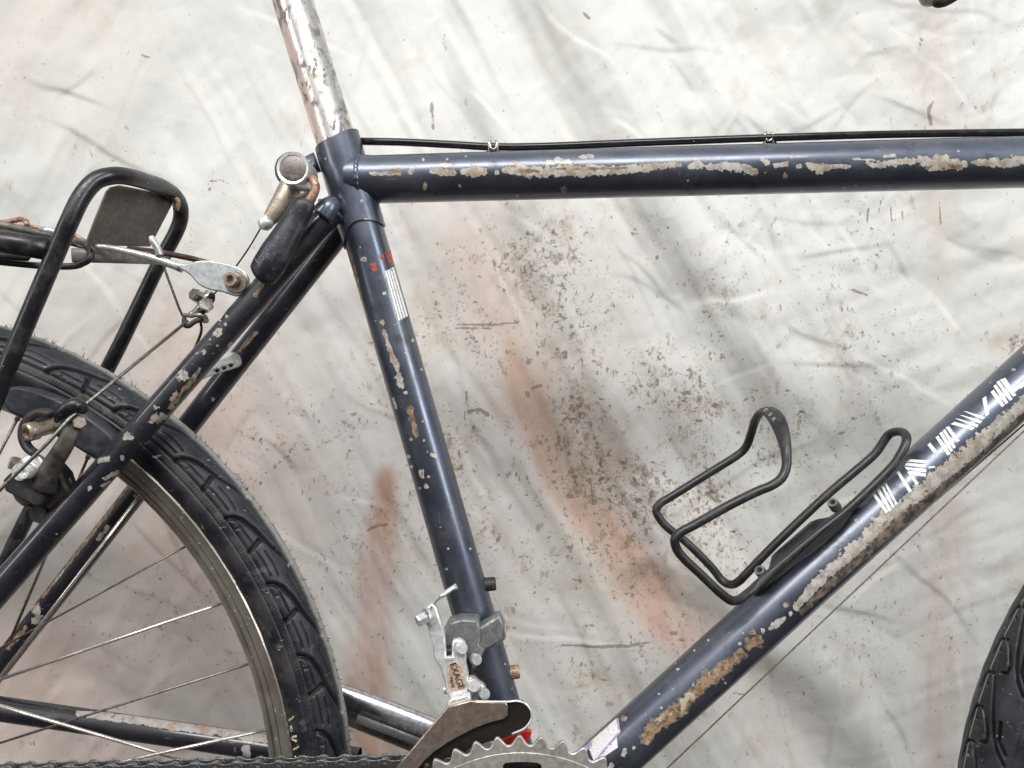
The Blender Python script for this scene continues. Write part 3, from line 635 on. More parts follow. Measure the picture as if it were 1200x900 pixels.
for k in range(4):
    x0 = 451.0 + k * 2.75; y0 = 318 - k * 1.4; x1 = 467.0 + k * 2.95; y1 = 376 - k * 1.5; qs.append([(x0, y0), (x0 + 2.2, y0 - 1.0), (x1 + 2.3, y1 - 1.0), (x1, y1)])
tube_decal('stripe_decal', qs, ST_A, ST_B, ST_R, M_WHITE, bike, 2, 10)
tube_decal('red_decal', [[(433, 309), (440, 307), (442, 317), (437, 319)], [(445, 299), (450, 298), (450, 303), (446, 304)], [(451, 296), (458, 293), (461, 307), (455, 309)]], ST_A, ST_B, ST_R, M_RED, bike, 3, 4)
tube_decal('guard_decal', [[(688, 872), (722, 842), (727, 858), (696, 892)], [(694, 880), (722, 856), (724, 876), (700, 892)]], DT_A, DT_B, DT_R, M_WHITE, bike, 8, 8)
tube_decal('decal_border', [[(676, 880), (694, 868), (694, 874), (680, 888)], [(722, 842), (724.5, 841.5), (727.5, 858), (725, 858)], [(725, 857), (727.5, 858), (701, 890), (698, 889)]], DT_A, DT_B, DT_R, M_PURPLE, bike, 6, 8, .0004)

# ---- brake cable housing on the top tube with two clips
tube('cable_housing', [(398, 163, .022), (424, 165.5, .006), (470, 166.5, 0), (530, 169.5, 0), (578, 172, 0), (640, 171.5, 0), (740, 167.5, -.003), (900, 161.5, -.006), (1040, 157.5, -.008), (1200, 155, -.010), (1300, 153, -.010)], 4.5, M_CABLE, bike, 14, 8)
for cx_, cy_ in ((578, 172), (901, 162)):
    clip = tube('cable_clip', [(cx_ - 9, cy_ + 9, -.004), (cx_ - 5, cy_ + 7, -.006), (cx_ - 5, cy_ - 3, -.007), (cx_ - 3, cy_ - 7, -.006)], 1.5, M_STEEL, bike, 8, 4)
    for nm, pp in (('clip_hook', [(cx_ + 9, cy_ + 9, -.004), (cx_ + 5, cy_ + 7, -.006), (cx_ + 5, cy_ - 3, -.007), (cx_ + 3, cy_ - 7, -.006)]),
                   ('clip_hook', [(cx_ - 4, cy_ - 4, -.0065), (cx_ - 3, cy_ + 1, -.0075), (cx_, cy_ + 3, -.0075), (cx_ + 3, cy_ + 1, -.0075), (cx_ + 4, cy_ - 4, -.0065)])):
        tube(nm, pp, 1.4, M_STEEL, clip, 8, 4)
    plate('clip_base', [[(cx_ - 12, cy_ + 10.5), (cx_ - 5, cy_ + 5), (cx_ + 5, cy_ + 5), (cx_ + 12, cy_ + 10.5), (cx_, cy_ + 13)]], -.002, .006, M_DULLBLACK, clip)
tube('shift_cable', [(1330, 390, -.012), (1200, 505, -.010), (782, 900, -.008), (700, 978, -.008)], .95, M_WIRE_BROWN, bike, 8)
tube('shift_cable', [(1330, 385, .012), (865, 787, .004), (750, 894, .0), (690, 950, 0)], 1.1, M_WIRE_DARK, bike, 8)

# ---- bolts on the seat tube's front edge
for (x, y, mt) in ((573, 685, M_DULLBLACK), (601, 788, M_RUSTY)):
    c = P(x - 4, y, 0); b = bolt('bottle_bolt', c, (1, 0, .1), RP(8.0), RP(12), mt, bike, False, True)
    lathe('bolt_washer', P(x - 6, y + .5, 0), (1, 0, .1), [(RP(9), 0), (RP(9), RP(3))], mt, b, 20)

# ---- quick release on the seat cluster: nut, cable hanger, rod and lever
qr = empty('seat_binder', bike)
nutc = P(343.5, 197.5, -.036)
lathe('binder_nut', nutc, (0, 1, 0), [(RP(14.5, -.036), -.0004), (RP(15, -.036), 0), (RP(15.5, -.036), -.0012), (RP(18.6, -.036), -.0016), (RP(19.4, -.036), .0008), (RP(19.2, -.036), .022), (RP(15, -.036), .026)], M_BRIGHT, qr, 40)
lathe('nut_face', P(343.5, 197.5, -.0378), (0, 1, 0), [(RP(13, -.037), 0), (RP(15.6, -.037), .0006), (RP(15.6, -.037), .003)], grimy('oxidised_face', (.17, .145, .135), (.25, .22, .205), .6, .4, .6, 240, bump=.3), qr, 36)
lathe('binder_washer', P(342, 198, -.006), (0, 1, 0), [(RP(20, 0), 0), (RP(21, 0), .002), (RP(20, 0), .006)], M_DULLBLACK, qr, 32)
Vv, Fq = sweep([P(352, 214, -.014), P(343, 222, -.016), P(330, 240, -.018), P(316, 257, -.020), P(311, 263, -.020)], [RP(17), RP(17), RP(13), RP(8.5), RP(7.5)], 24, flat=lambda i: (.55, 1))
link('cable_hanger', mesh('cable_hanger', Vv, Fq), M_TAN, qr)
Vv, Fq = sweep([P(316, 256, -.021), P(312, 261, -.021), P(308, 265, -.021), P(305.5, 268, -.021)], [RP(7), RP(8.6), RP(7.8), RP(3)], 20)
link('hanger_stop', mesh('hanger_stop', Vv, Fq), M_BRIGHT, qr)
tube('binder_rod', [(362, 208, -.030), (367, 211, -.034), (370, 220, -.036), (365, 232, -.036), (355, 246, -.034)], [4.6, 5, 5, 5.6, 6.5], M_RUSTY, qr, 16, 6)
lv = tube('lever_grip', [(359, 234, -.036), (357.5, 238, -.036), (354, 244, -.036), (346, 258, -.036), (336, 275, -.037), (324, 295, -.038), (314, 312, -.038), (307, 322, -.037), (304, 326, -.036)], [9, 12.5, 14, 15, 16.5, 18.5, 19, 17, 9], M_RUBBER_BLACK, qr, 36, 5, flat=lambda i: (.62, 1))
textmesh('grip_lettering', 'kalloy', M_EMBOSS, qr, RP(13, -.05), face_matrix(P(310.5, 298, -.0525), (-.50, .86)), .0003)
tube('brake_wire', [(308, 263, -.021), (292, 290, -.018), (276, 313, -.014), (262, 331, -.01), (250, 346, -.006)], 1.0, M_WIRE_DARK, qr, 8, 4)

# ---- stay bridge
tube('stay_bridge', [(232, 438, -.020), (248, 430, -.006), (266, 424, .014), (281, 421, .030)], [8, 9.5, 10.5, 9.5], M_ZINC, bike, 20, 4)
for (x, y) in ((255, 434), (263, 431), (271, 428)):
    lathe('bridge_hole', P(x, y, -.0095 + (x - 255) * .001), (0, -1, -.3), [(RP(2.2), -.001), (RP(2.2), 0.0012)], M_DULLBLACK, bike, 12)

# ================================================================== rear rack
rack = empty('rear_rack', bike)
tube('rack_hoop', [(-60, 602, -.058), (0, 452, -.058), (32, 375, -.058), (64, 300, -.058), (82, 258, -.058), (96, 230, -.055), (112, 212, -.05), (131, 206, -.044), (150, 207, -.034), (172, 213, -.012), (192, 220, .014), (206, 231, .034), (212, 246, .046), (208, 268, .052), (185, 312, .055), (156, 372, .058), (125, 434, .060), (40, 590, .062), (5, 662, .064), (-40, 760, .066)], 10.4, M_BLACKENAMEL, rack, 24, 8, ry=-.052)
# tongue plate inside the hoop, a thin slanted sheet
def sheet(name, pts, th, mat, parent):
    ps = [P(*p) for p in pts]; nrm = (ps[1] - ps[0]).cross(ps[-1] - ps[0]).normalized() * th
    k = len(ps); V = ps + [p + nrm for p in ps]; Fc = [tuple(range(k)), tuple(range(2 * k - 1, k - 1, -1))] + [(i, i + k, (i + 1) % k + k, (i + 1) % k) for i in range(k)]
    return link(name, mesh(name, V, Fc, False), mat, parent)
sheet('tongue_plate', [(x, y, -.036 + (x - 101) / 104 * .070) for x, y in ((101, 288), (112, 258), (126, 224), (131, 219), (140, 217), (200, 229), (205, 233), (198, 247), (176, 289), (140, 288))], .0016, M_GREYPLATE, rack)
tube('plate_rivet', [(204, 232, .026), (208, 236, .026), (206, 246, .028)], 3.4, M_RUSTY, rack, 10, 4)
tube('side_rail', [(-90, 272, -.058), (0, 283, -.058), (58, 292, -.058)], 13.4, M_BLACKENAMEL, rack, 24, 0, ry=-.058)
tube('side_rail', [(-90, 262, .03), (0, 266, .032), (70, 279, .034), (110, 290, .036)], 5.5, M_GREYBAR, rack, 16, 0)
tube('deck_rod', [(-90, 252, .005), (0, 263, .01), (66, 277, .014)], 4.2, M_GREYBAR, rack, 14, 0)
tube('deck_rod', [(-90, 246, .05), (0, 260, .05), (80, 272, .05), (108, 287, .045)], 2.4, M_RUSTY, rack, 12, 0)
tube('deck_loop', [(4, 261, .02), (14, 259, .02), (24, 257, .018), (30, 259, .015), (32, 264, .012)], 3.2, M_RUSTY, rack, 12, 4)
tube('cross_bar', [(48, 268, -.01), (58, 270, -.01), (70, 274, -.01)], 4.0, M_ZINC, rack, 12)
tube('cross_bar', [(84, 299, -.03), (120, 300, -.02), (195, 303, .04)], 8, M_GREYBAR, rack, 16, 0, flat=lambda i: (.5, 1))
tube('spring_clip', [(-40, 303, -.03), (0, 307, -.03), (48, 311.5, -.03), (84, 312, -.03), (98, 308, -.03), (106, 302, -.03), (106, 294, -.028), (99, 287, -.025), (92, 284, -.02)], 4.0, M_BLACKENAMEL, rack, 14, 6)
tube('reflector_bracket', [(-40, 300, -.035), (0, 299, -.035), (32, 301, -.035), (37, 298, -.035)], [6, 6, 5, 2], M_DULLBLACK, rack, 14)
st = tube('mounting_strut', [(112, 289, -.028), (130, 291, -.026), (170, 300, -.022), (196, 308, -.02), (214, 314, -.02)], [3.2, 3.8, 4.6, 4.8, 6], M_ZINC, rack, 14, 4)
plate('strut_end', [rounded([(208, 311), (219, 311), (230, 308), (242, 307), (258, 309), (275, 313), (287, 320), (291, 331), (286, 342), (277, 346), (262, 341), (246, 338), (234, 332), (226, 323), (218, 317)], 3)], -.026, .0022, grimy('galvanised_steel', (.78, .80, .80), (.50, .54, .54), .75, .28, .45, 70, lo=.42, hi=.62, bump=.1, speck=((.3, .25, .2), .74)), rack, .0009)
lathe('strut_washer', P(277, 331, -.0272), (0, -1, 0), [(RP(12.5), 0), (RP(12.5), .0010), (RP(11.5), .0014)], M_TAN, rack, 28)
bolt('strut_bolt', P(274, 328.5, -.028), (-.06, -1, 0), RP(9, -.03), .0065, M_COPPER, rack)
tube('mounting_strut', [(150, 291, .03), (190, 296, .03), (225, 303, .026), (246, 309, .02)], 3.4, grimy('brown_strut', (.09, .045, .035), (.05, .03, .025), .3, .35, .6, 200), rack, 12)
tube('wing_nut', [(177, 277, -.024), (179, 282, -.024), (185, 292, -.023), (187, 299, -.022)], [3, 4.2, 3.8, 4.6], M_ZINC, rack, 14, 4)
tube('rack_wire', [(191, 310, .02), (202, 340, .016), (212, 366, .008), (219, 377, 0)], 1.5, M_WIRE_DARK, rack, 8, 4)

# ---- straddle cable yoke
yoke = empty('cable_yoke', bike)
bolt('yoke_bolt', P(236, 350, -.002), (-.35, -.85, .35), RP(7.8), .008, M_STEEL, yoke, True)
bolt('yoke_bolt', P(242, 359, -.008), (.30, -.9, .15), RP(8.6), .007, M_STEEL, yoke, True)
tube('yoke_body', [(246, 342, -.002), (244, 349, -.003), (238, 358, -.004), (230, 366, -.004), (222, 370, -.005)], [5, 8, 7, 5, 3.6], M_STEEL, yoke, 16, 4)
tube('yoke_plate', [(249, 344, -.008), (247, 350, -.009), (240, 362, -.009), (232, 369, -.008)], [3, 5, 4.6, 3], M_DULLBLACK, yoke, 12, 4)
tube('yoke_hook', [(216, 369, -.004), (224, 370, -.008), (233, 369, -.010), (239, 371, -.008), (241, 376, -.004)], [2.4, 2.6, 2.6, 3.6, 4], M_TAN, yoke, 12, 5)
tube('yoke_hook', [(216, 372, -.006), (216, 380, -.009), (221, 382, -.011), (228, 377, -.010), (236, 374, -.008)], [2.4, 3, 3, 3, 3.4], M_DULLBLACK, yoke, 12, 5)
tube('straddle_cable', [(220, 376, -.010), (100, 474, -.060), (78, 494, -.068), (58, 517, -.072), (0, 574, -.074), (-30, 602, -.074)], 2.1, M_WIRE, bike, 10, 0, ry=-.05)
tube('straddle_cable', [(235, 376, -.006), (236, 388, .0), (231, 402, .01), (222, 420, .03)], 1.6, M_WIRE_DARK, bike, 8, 4)

# ================================================================== rear wheel
rear = empty('rear_wheel', bike, )
WC = P(-160, 931, 0)
def seg_ranges(lo, hi, fine, coarse):
    """angles (deg) fine inside [lo, hi], coarse elsewhere"""
    a = list(np.arange(lo, hi, fine)); b = list(np.arange(hi, lo + 360, coarse)); return np.radians(np.array(a + b))
def dist_poly(sx, sy, poly, per):
    d = np.full(sx.shape, 9e9)
    for sh in (-per, 0, per, 2 * per):
        for (x0, y0), (x1, y1) in zip(poly[:-1], poly[1:]):
            dx, dy = x1 - x0, y1 - y0; X = sx - x0 - sh; Y = sy - y0
            t_ = np.clip((X * dx + Y * dy) / (dx * dx + dy * dy + 1e-12), 0, 1); d = np.minimum(d, np.hypot(X - t_ * dx, Y - t_ * dy))
    return d
def tyre(name, C, Rc, ra, rw, pitch_n, polys, dots, lo, hi, parent, wear_w, edge, fine=.115, halfshift=.5, gw=1.35, signed=False, thin=()):
    th = seg_ranges(lo, hi, fine, 1.0); amax = 118
    aa = np.radians(np.concatenate([np.linspace(-amax, -86, 10)[:-1], np.linspace(-86, 86, 190), np.linspace(86, amax, 10)[1:]]))
    T, Aa = np.meshgrid(th, aa, indexing='ij'); deg = np.degrees(np.abs(Aa))
    per = 2 * np.pi / pitch_n; mm = (Rc + ra) * 1000
    s_ = (-T) / per + np.where(Aa < 0, halfshift, 0); s_ = (s_ % 1.0) * per * mm      # mm along the tread, clockwise
    y_ = deg * ra * 1000 * math.pi / 180
    if signed:
        s_ = ((-T) / per % 1.0) * per * mm; y_ = np.degrees(Aa) * ra * 1000 * math.pi / 180
    sc = ra * 1000 * math.pi / 180
    d = np.full(T.shape, 9e9)
    for pl in polys: d = np.minimum(d, dist_poly(s_, y_, [(a * per * mm, b * sc) for a, b in pl], per * mm))
    g = np.exp(-(d / gw) ** 2 * 1.1)
    if thin:
        d2 = np.full(T.shape, 9e9)
        for pl in thin: d2 = np.minimum(d2, dist_poly(s_, y_, [(a * per * mm, b * sc) for a, b in pl], per * mm))
        g = np.maximum(g, .5 * np.exp(-(d2 / .45) ** 2))
    for (a, b, r) in dots:
        dd = np.hypot(s_ - a * per * mm, y_ - b * sc); g = np.maximum(g, np.exp(-(dd / r) ** 2))
    treadm = 1 - 1 / (1 + np.exp(-(deg - edge) / 1.2))
    rib = .10 * np.sin(T * mm * 2.6) * np.exp(-((deg - edge - 8) / 4.0) ** 2)
    lipd = np.exp(-((deg - edge - 2) / 1.5) ** 2) * .5 + np.exp(-((deg - edge - 15) / 1.4) ** 2) * .5
    hh = (1.3 * treadm - 2.8 * g * (deg < edge + 3) + rib - lipd + .12 * np.sin(T * 91) ) * .001
    rr = ra + hh; R = Rc + np.cos(Aa) * rr; Yy = -np.sin(Aa) * (rw + hh) * (1 - .30 * np.clip((deg - 84) / 34, 0, 1) ** 1.5)
    V = np.stack([C.x + R * np.cos(T), C.y + Yy, C.z + R * np.sin(T)], -1).reshape(-1, 3)
    Q = grid_quads(len(th), len(aa)); nv = len(aa); L0 = (len(th) - 1) * nv
    j = np.arange(nv - 1); Q = np.concatenate([Q, np.stack([L0 + j, L0 + j + 1, j + 1, j], -1)])
    me = npmesh(name, V, Q[:, ::-1])
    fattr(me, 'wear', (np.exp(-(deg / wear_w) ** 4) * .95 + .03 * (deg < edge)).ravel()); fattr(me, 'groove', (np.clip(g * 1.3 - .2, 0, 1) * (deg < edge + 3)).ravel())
    fattr(me, 'side', (deg > edge).astype(float).ravel())
    return link(name, me, M_TYRE, parent)
arch = [(0, 64), (.04, 56), (.13, 47), (.28, 40), (.42, 36), (.5, 34), (.62, 29), (.74, 22), (.84, 17), (.9, 13)]
short = [(.52, 64), (.49, 52), (.46, 42), (.48, 35)]
tyre('tyre', WC, .2970, .0237, .0205, 39, [arch, short, [(.02, 52), (.5, 53)], [(.52, 52), (.98, 53)][:2]][:2], [], -8, 84, rear, 13, 64, thin=([(.06, 56), (.12, 54.5), (.30, 55), (.46, 54)], [(.54, 56), (.70, 54.5), (.93, 55)], [(.62, 44), (.80, 43), (.97, 45)], [(.02, 30), (.2, 28), (.36, 24)], [(.18, 62), (.19, 56)]))
# moulding hairs on the tread
V = []; Fc = []
for k in range(190):
    th = math.radians(random.uniform(-6, 82)) if k > 70 else math.radians(-4 + k * 1.25 + random.uniform(-.2, .2)); a = math.radians(random.gauss(0, 9) if k > 70 else random.uniform(-16, 2))
    R0 = .2970 + (.0237 + .0012) * math.cos(a); c = Vector((math.cos(th), 0, math.sin(th))); base = Vector((WC.x, 0, WC.z)) + c * R0 + Vector((0, -.0215 * math.sin(a), 0))
    d = (c + Vector((random.uniform(-.7, .7), random.uniform(-.5, .3), random.uniform(-.5, .5)))).normalized(); Lh = random.uniform(.0015, .0042)
    u = d.orthogonal().normalized() * .00032; v = d.cross(u); b = len(V)
    V += [base + u, base - u * .5 + v * .87, base - u * .5 - v * .87, base + d * Lh]; Fc += [(b, b + 1, b + 3), (b + 1, b + 2, b + 3), (b + 2, b, b + 3)]
hair = link('moulding_hair', mesh('moulding_hair', V, Fc), M_DULLBLACK, rear); hair['kind'] = 'stuff'
# rim: box section with a machined wall towards the camera
def ring_lathe(name, C, prof, mat, parent, n=420):
    V = []; Fc = []; m = len(prof)
    for k in range(n):
        t_ = 2 * math.pi * k / n; c, s_ = math.cos(t_), math.sin(t_)
        for (R, y) in prof: V.append((C.x + R * c, C.y + y, C.z + R * s_))
    for k in range(n):
        for i in range(m): Fc.append((k * m + i, k * m + (i + 1) % m, ((k + 1) % n) * m + (i + 1) % m, ((k + 1) % n) * m + i))
    me = mesh(name, V, Fc); me.set_sharp_from_angle(angle=math.radians(28)); return link(name, me, mat, parent)
ring_lathe('rim', WC, [(.2705, 0), (.2712, -.0085), (.2735, -.0118), (.2756, -.0128), (.2760, -.0108), (.2772, -.0108), (.2776, -.0131), (.2806, -.0137), (.2808, -.0126), (.2812, -.0126), (.2814, -.0139), (.2850, -.0146), (.2876, -.0158), (.2886, -.0150), (.2886, -.0120),
                       (.2850, -.009), (.2850, .009), (.2886, .0120), (.2886, .0150), (.2876, .0158), (.2850, .0146), (.2790, .0121), (.2775, .0120), (.2738, .0112), (.2712, .0085)], M_RIM, rear)
# spokes
def cyl_between(name, a, b, r, mat, parent, n=10):
    V, Fc = sweep([a, b], r, n); return link(name, mesh(name, V, Fc), mat, parent)
for (x0, y0, x1, y1, d0, d1, r, mt, nip) in [(271, 703, -20, 803, -.002, -.020, 2.0, M_SPOKE, 1), (229, 634, -10, 765, .003, .020, 1.3, M_SPOKE_DARK, 1), (301, 775, -20, 877, .002, .016, 1.5, M_SPOKE_DARK, 1),
        (322, 853, 60, 911, -.002, -.016, 1.9, M_SPOKE, 1), (262, 905, -30, 818, .004, -.026, 2.1, M_SPOKE, 0), (169, 574, -25, 826, -.003, -.020, 1.9, M_SPOKE, 1), (24, 484, -20, 568, -.003, -.016, 1.7, M_SPOKE_DARK, 1),
        (106, 529, 12, 750, .003, .020, 1.7, M_SPOKE_DARK, 1), (-40, 462, -80, 760, 0, .02, 1.7, M_SPOKE, 1), (330, 925, 40, 960, 0, .02, 1.7, M_SPOKE, 1)]:
    a, b = P(x0, y0, d0), P(x1, y1, d1); cyl_between('spoke', a, b, RP(r), mt, rear)
    if nip:
        c = P(x0, y0, d0); u = (b - a).normalized(); cyl_between('spoke_nipple', c - u * .002, c + u * .0055, RP(3.0), M_COPPER if mt is M_SPOKE else M_TAN, rear, 12)
# worn lettering on the sidewall: seven pale strokes following the bead
V = []; Fc = []
for k in range(7):
    th = math.radians(11.2 - k * 1.22 + random.uniform(-.1, .1))
    def tp(th_, a_): 
        q_ = math.degrees(a_); R = .2970 + math.cos(a_) * .0240; return Vector((WC.x + R * math.cos(th_), -math.sin(a_) * .0208 * (1 - .30 * max(0, min(1, (q_ - 84) / 34)) ** 1.5), WC.z + R * math.sin(th_)))
    path = [tp(th + math.radians(x), math.radians(a)) for x, a in [((.30, 96), (.1, 99), (-.05, 102), (-.2, 106)), ((.35, 105), (.05, 104), (-.2, 105), (-.4, 104)), ((.3, 97), (.15, 103), (-.1, 106), (-.35, 98))][k % 3]]
    vv, ff = sweep(catmull(path, 3), [random.uniform(.0004, .0011) for _ in range(10)], 6); b = len(V); V += vv; Fc += [tuple(i + b for i in f_) for f_ in ff]
link('sidewall_lettering', mesh('sidewall_lettering', V, Fc), grimy('yellowed_print', (.46, .42, .28), (.3, .27, .2), 0, .5, .7, 300, speck=((.04, .04, .04), .6)), rear)

# far chain stay and left crank arm
M_STAY = paint_material('worn_stay_paint', (.010, .011, .018), (.022, .020, .024), fleck=.6, metal=.2, jt=.75, pr1=(.40, .38, .36), pr2=(.31, .28, .26))
frame_tube('chain_stay', P(-60, 822, .056), P(420, 892, .030), .0085, .0088, M_STAY, bike, [[(92, 836, 4), (130, 840, 6), (200, 849, 7), (280, 860, 8), (330, 868, 9)], [(288, 878, 6), (290, 886, 5)]], [], n=56)
ca = tube('crank_arm', [(372, 813, .075), (400, 824, .073), (450, 843, .070), (520, 871, .066), (600, 905, .062), (655, 930, .058)], [20, 22.5, 23.5, 24.5, 26, 30], grimy('polished_crank', (.60, .60, .62), (.40, .40, .42), 1., .2, .34, 60, bump=.04, speck=((.12, .10, .09), .72)), bike, 32, 4, flat=lambda i: (.5, 1))
tube('arm_groove', [(418, 842, .0585), (470, 862, .0555), (540, 890, .0515)], 5.2, M_CLAMP, bike, 14, flat=lambda i: (.3, 1))

# ================================================================== cantilever brake
br = empty('cantilever_brake', bike)
plate('brake_pad', [rounded([(13, 467), (17, 459), (26, 456), (44, 460), (70, 469), (98, 484), (124, 503), (137, 516), (135, 527), (127, 535), (116, 532), (95, 520), (70, 506), (44, 491), (20, 480)], 2)], -.034, .013, M_PAD, br, .0018)
pts = [P(50 + 23 * math.cos(a), 508 + 25 * math.sin(a), -.052) for a in np.linspace(math.radians(-60), math.radians(-250), 20)]
Vv, Fq = sweep(pts, RP(5.0, -.05), 14, flat=lambda i: (1.5, 1)); link('pad_holder', mesh('pad_holder', Vv, Fq), M_DULLBLACK, br)
lathe('pad_bolt', P(66, 498, -.040), (-.45, -.85, -.2), [(RP(8), 0), (RP(8), .012), (RP(10), .0125), (RP(10), .018), (RP(8.5), .019), (RP(5.5), .019), (RP(5), .012)], M_COPPER, br, 28)
Vv, Fq = sweep(catmull([P(93, 487, -.056), P(86, 498, -.058), P(80, 514, -.060), P(72, 528, -.060), P(62, 544, -.058), P(55, 560, -.056), P(52, 574, -.054)], 5), [RP(x, -.055) for x in np.interp(np.linspace(0, 1, 31), [0, .3, .6, 1], [8, 10, 11, 15])], 22, flat=lambda i: (.6, 1))
link('brake_arm', mesh('brake_arm', Vv, Fq), grimy('greasy_arm', (.035, .033, .034), (.10, .085, .068), .2, .35, .6, 60, lo=.42, hi=.62, bump=.2), br)
Vv, Fq = sweep(catmull([P(66, 494, -.062), P(70, 486, -.064), P(78, 479, -.065), P(88, 475, -.064), P(95, 478, -.062), P(98, 484, -.06)], 5), [RP(x, -.06) for x in np.interp(np.linspace(0, 1, 26), [0, .2, .6, .9, 1], [3, 7, 9.5, 7, 3])], 20)
link('cable_anchor', mesh('cable_anchor', Vv, Fq), M_BLACKENAMEL, br)
bolt('anchor_bolt', P(93, 496, -.056), (.45, -.8, .1), RP(7.4), .008, M_TAN, br, True)
lathe('pivot_housing', P(50, 572, -.036), (-.2, -.95, .1), [(RP(19), 0), (RP(20), .001), (RP(20), .010), (RP(17), .013)], M_DULLBLACK, br, 20)
pts = [(14, 560), (28, 552), (60, 560), (80, 572), (82, 582), (70, 596), (40, 590), (16, 577)]
pts = [(14, 562), (20, 556), (34, 557), (46, 566), (58, 572), (55, 588), (48, 589), (36, 583), (16, 572)]
plate('spring_cover', [pts], -.050, .013, M_DULLBLACK, br, .0016)
plate('spring_housing', [[(46, 566), (58, 556), (70, 549), (76, 556), (79, 565), (84, 574), (76, 584), (66, 593), (54, 588)]], -.045, .014, M_CAGEDARK, br, .0022)
lathe('pivot_knurl', P(70, 570, -.043), (.5, -1, .1), [(RP(13), 0), (RP(14), .001), (RP(14), .006), (RP(11), .007)], M_CAGEDARK, br, 12)
lathe('pivot_washer', P(43, 549, -.046), (-.1, -1, 0), [(RP(15), 0), (RP(16), .001), (RP(16), .005), (RP(13), .006)], M_ZINC, br, 30)
lathe('pivot_sleeve', P(37, 551, -.050), (-.1, -1, 0), [(RP(10, -.05), 0), (RP(10, -.05), .010)], M_ZINC, br, 28)
bolt('pivot_bolt', P(33, 552, -.059), (-.1, -1, 0), RP(9.2, -.06), .005, M_BRIGHT, br)
bolt('spring_bolt', P(22, 544, -.050), (-.75, -.6, .3), RP(8, -.05), .005, M_CAGEPLATE, br, True)
bolt('brake_stud_boss', P(52, 600, -.040), (0.1, -1, 0), RP(10), .008, M_DULLBLACK, br, False, False)

# ================================================================== front derailleur
fd = empty('front_derailleur', bike)
std = (ST_B - ST_A).normalized()
cc = P(st_x(741), 741, 0)
lathe('clamp_band', cc - std * RP(14), std, [(RP(25), 0), (RP(29.5), 0), (RP(30), RP(2)), (RP(30), RP(26)), (RP(29), RP(28)), (RP(25), RP(28))], M_CLAMP, fd, 56)
plate('clamp_bracket', [[(528, 728), (541, 724), (559, 725), (562, 738), (560, 752), (566, 757), (562, 766), (556, 778), (549, 776), (545, 762), (536, 756), (522, 755), (519, 745)]], -.022, .016, M_CLAMP, fd, .0012)
plate('clamp_jaw', [[(557, 739), (566, 733), (584, 722), (588, 730), (588, 744), (576, 752), (562, 758), (557, 752)]], -.021, .013, M_CLAMP, fd, .0018)
plate('link_arm', [[(499, 715), (507, 709), (510, 712), (519, 740), (520.5, 757), (521, 771), (532.5, 770.5), (532, 756), (533, 751), (538, 750), (543, 753), (544, 762), (544, 775), (547, 790), (547.5, 809), (540, 812), (528, 813.5), (524.5, 808), (523, 795), (519, 782), (511, 768), (510, 757)]], -.040, .006, M_BRIGHT, fd, .0012)
plate('link_panel', [rounded([(525, 782), (533, 776), (539, 780), (543, 790), (545, 804), (534, 809), (527, 806)], 3)], -.0434, .0004, grimy('tea_stained_alloy', (.50, .38, .26), (.66, .58, .48), .3, .4, .5, 140, bump=.05), fd, .0001)
plate('link_face', [[(521.5, 771), (532.5, 770.5), (532, 773), (521.8, 774)]], -.0435, .0004, M_BRIGHT, fd, .0001)
textmesh('link_lettering', 'EXAGE', M_ENGRAVE, fd, RP(10.5, -.044), face_matrix(P(535.5, 792, -.0440), (.33, .94)), .0001)
textmesh('link_lettering', 'TRAIL', M_ENGRAVE, fd, RP(5.5, -.044), face_matrix(P(529.5, 800, -.0440), (.24, .97)), .0001)
lathe('pivot_barrel', P(520, 764, -.035), (1, 0, .02), [(RP(7.5), 0), (RP(7.5), RP(13))], M_CAGEDARK, fd, 20)
bolt('link_rivet', P(540, 759, -.043), (.45, -.9, .1), RP(6.8, -.04), .003, M_BRIGHT, fd, False, False)
bolt('link_rivet', P(556, 772, -.034), (.5, -.85, .1), RP(6.6, -.035), .004, M_ZINC, fd, False, False)
plate('rear_link', [rounded([(544, 776), (550, 786), (552, 800), (556, 812), (566, 818), (570, 806), (562, 796), (554, 786), (550, 772)], 3)], -.030, .006, M_CAGEDARK, fd)
plate('cage_link', [rounded([(548, 800), (549, 795), (554, 794), (560, 799), (567, 805), (568, 816), (562, 820), (551, 822), (548, 812)], 3)], -.037, .006, M_ZINC, fd, .001)
bolt('link_rivet', P(554, 802, -.042), (.35, -.9, .1), RP(7.4, -.04), .004, M_BRIGHT, fd, False, False)
bolt('link_rivet', P(566, 812, -.040), (.35, -.9, .1), RP(6.6, -.04), .004, M_ZINC, fd, False, False)
bolt('link_rivet', P(523.5, 808, -.036), (-1, -.1, 0), RP(5, -.04), .002, M_BRIGHT, fd, False, False)
lathe('cable_clamp_washer', P(503, 722, -.043), (-.82, -.5, -.15), [(RP(9), 0), (RP(9.6), .001), (RP(9.6), .002)], M_ZINC, fd, 24)
bolt('cable_clamp_bolt', P(500, 723, -.045), (-.82, -.5, -.3), RP(7.5, -.045), .0065, M_ZINC, fd, True)
tube('derailleur_cable', [(498, 720, -.047), (504, 713, -.044), (516, 700, -.036), (526, 692, -.030)], 1.2, M_WIRE, fd, 8, 4)
tube('cable_end', [(515.5, 699.5, -.036), (519, 697, -.034), (530, 689.5, -.029), (535, 687, -.028)], [2.2, 3.2, 3.0, 3.8], M_ZINC, fd, 12)
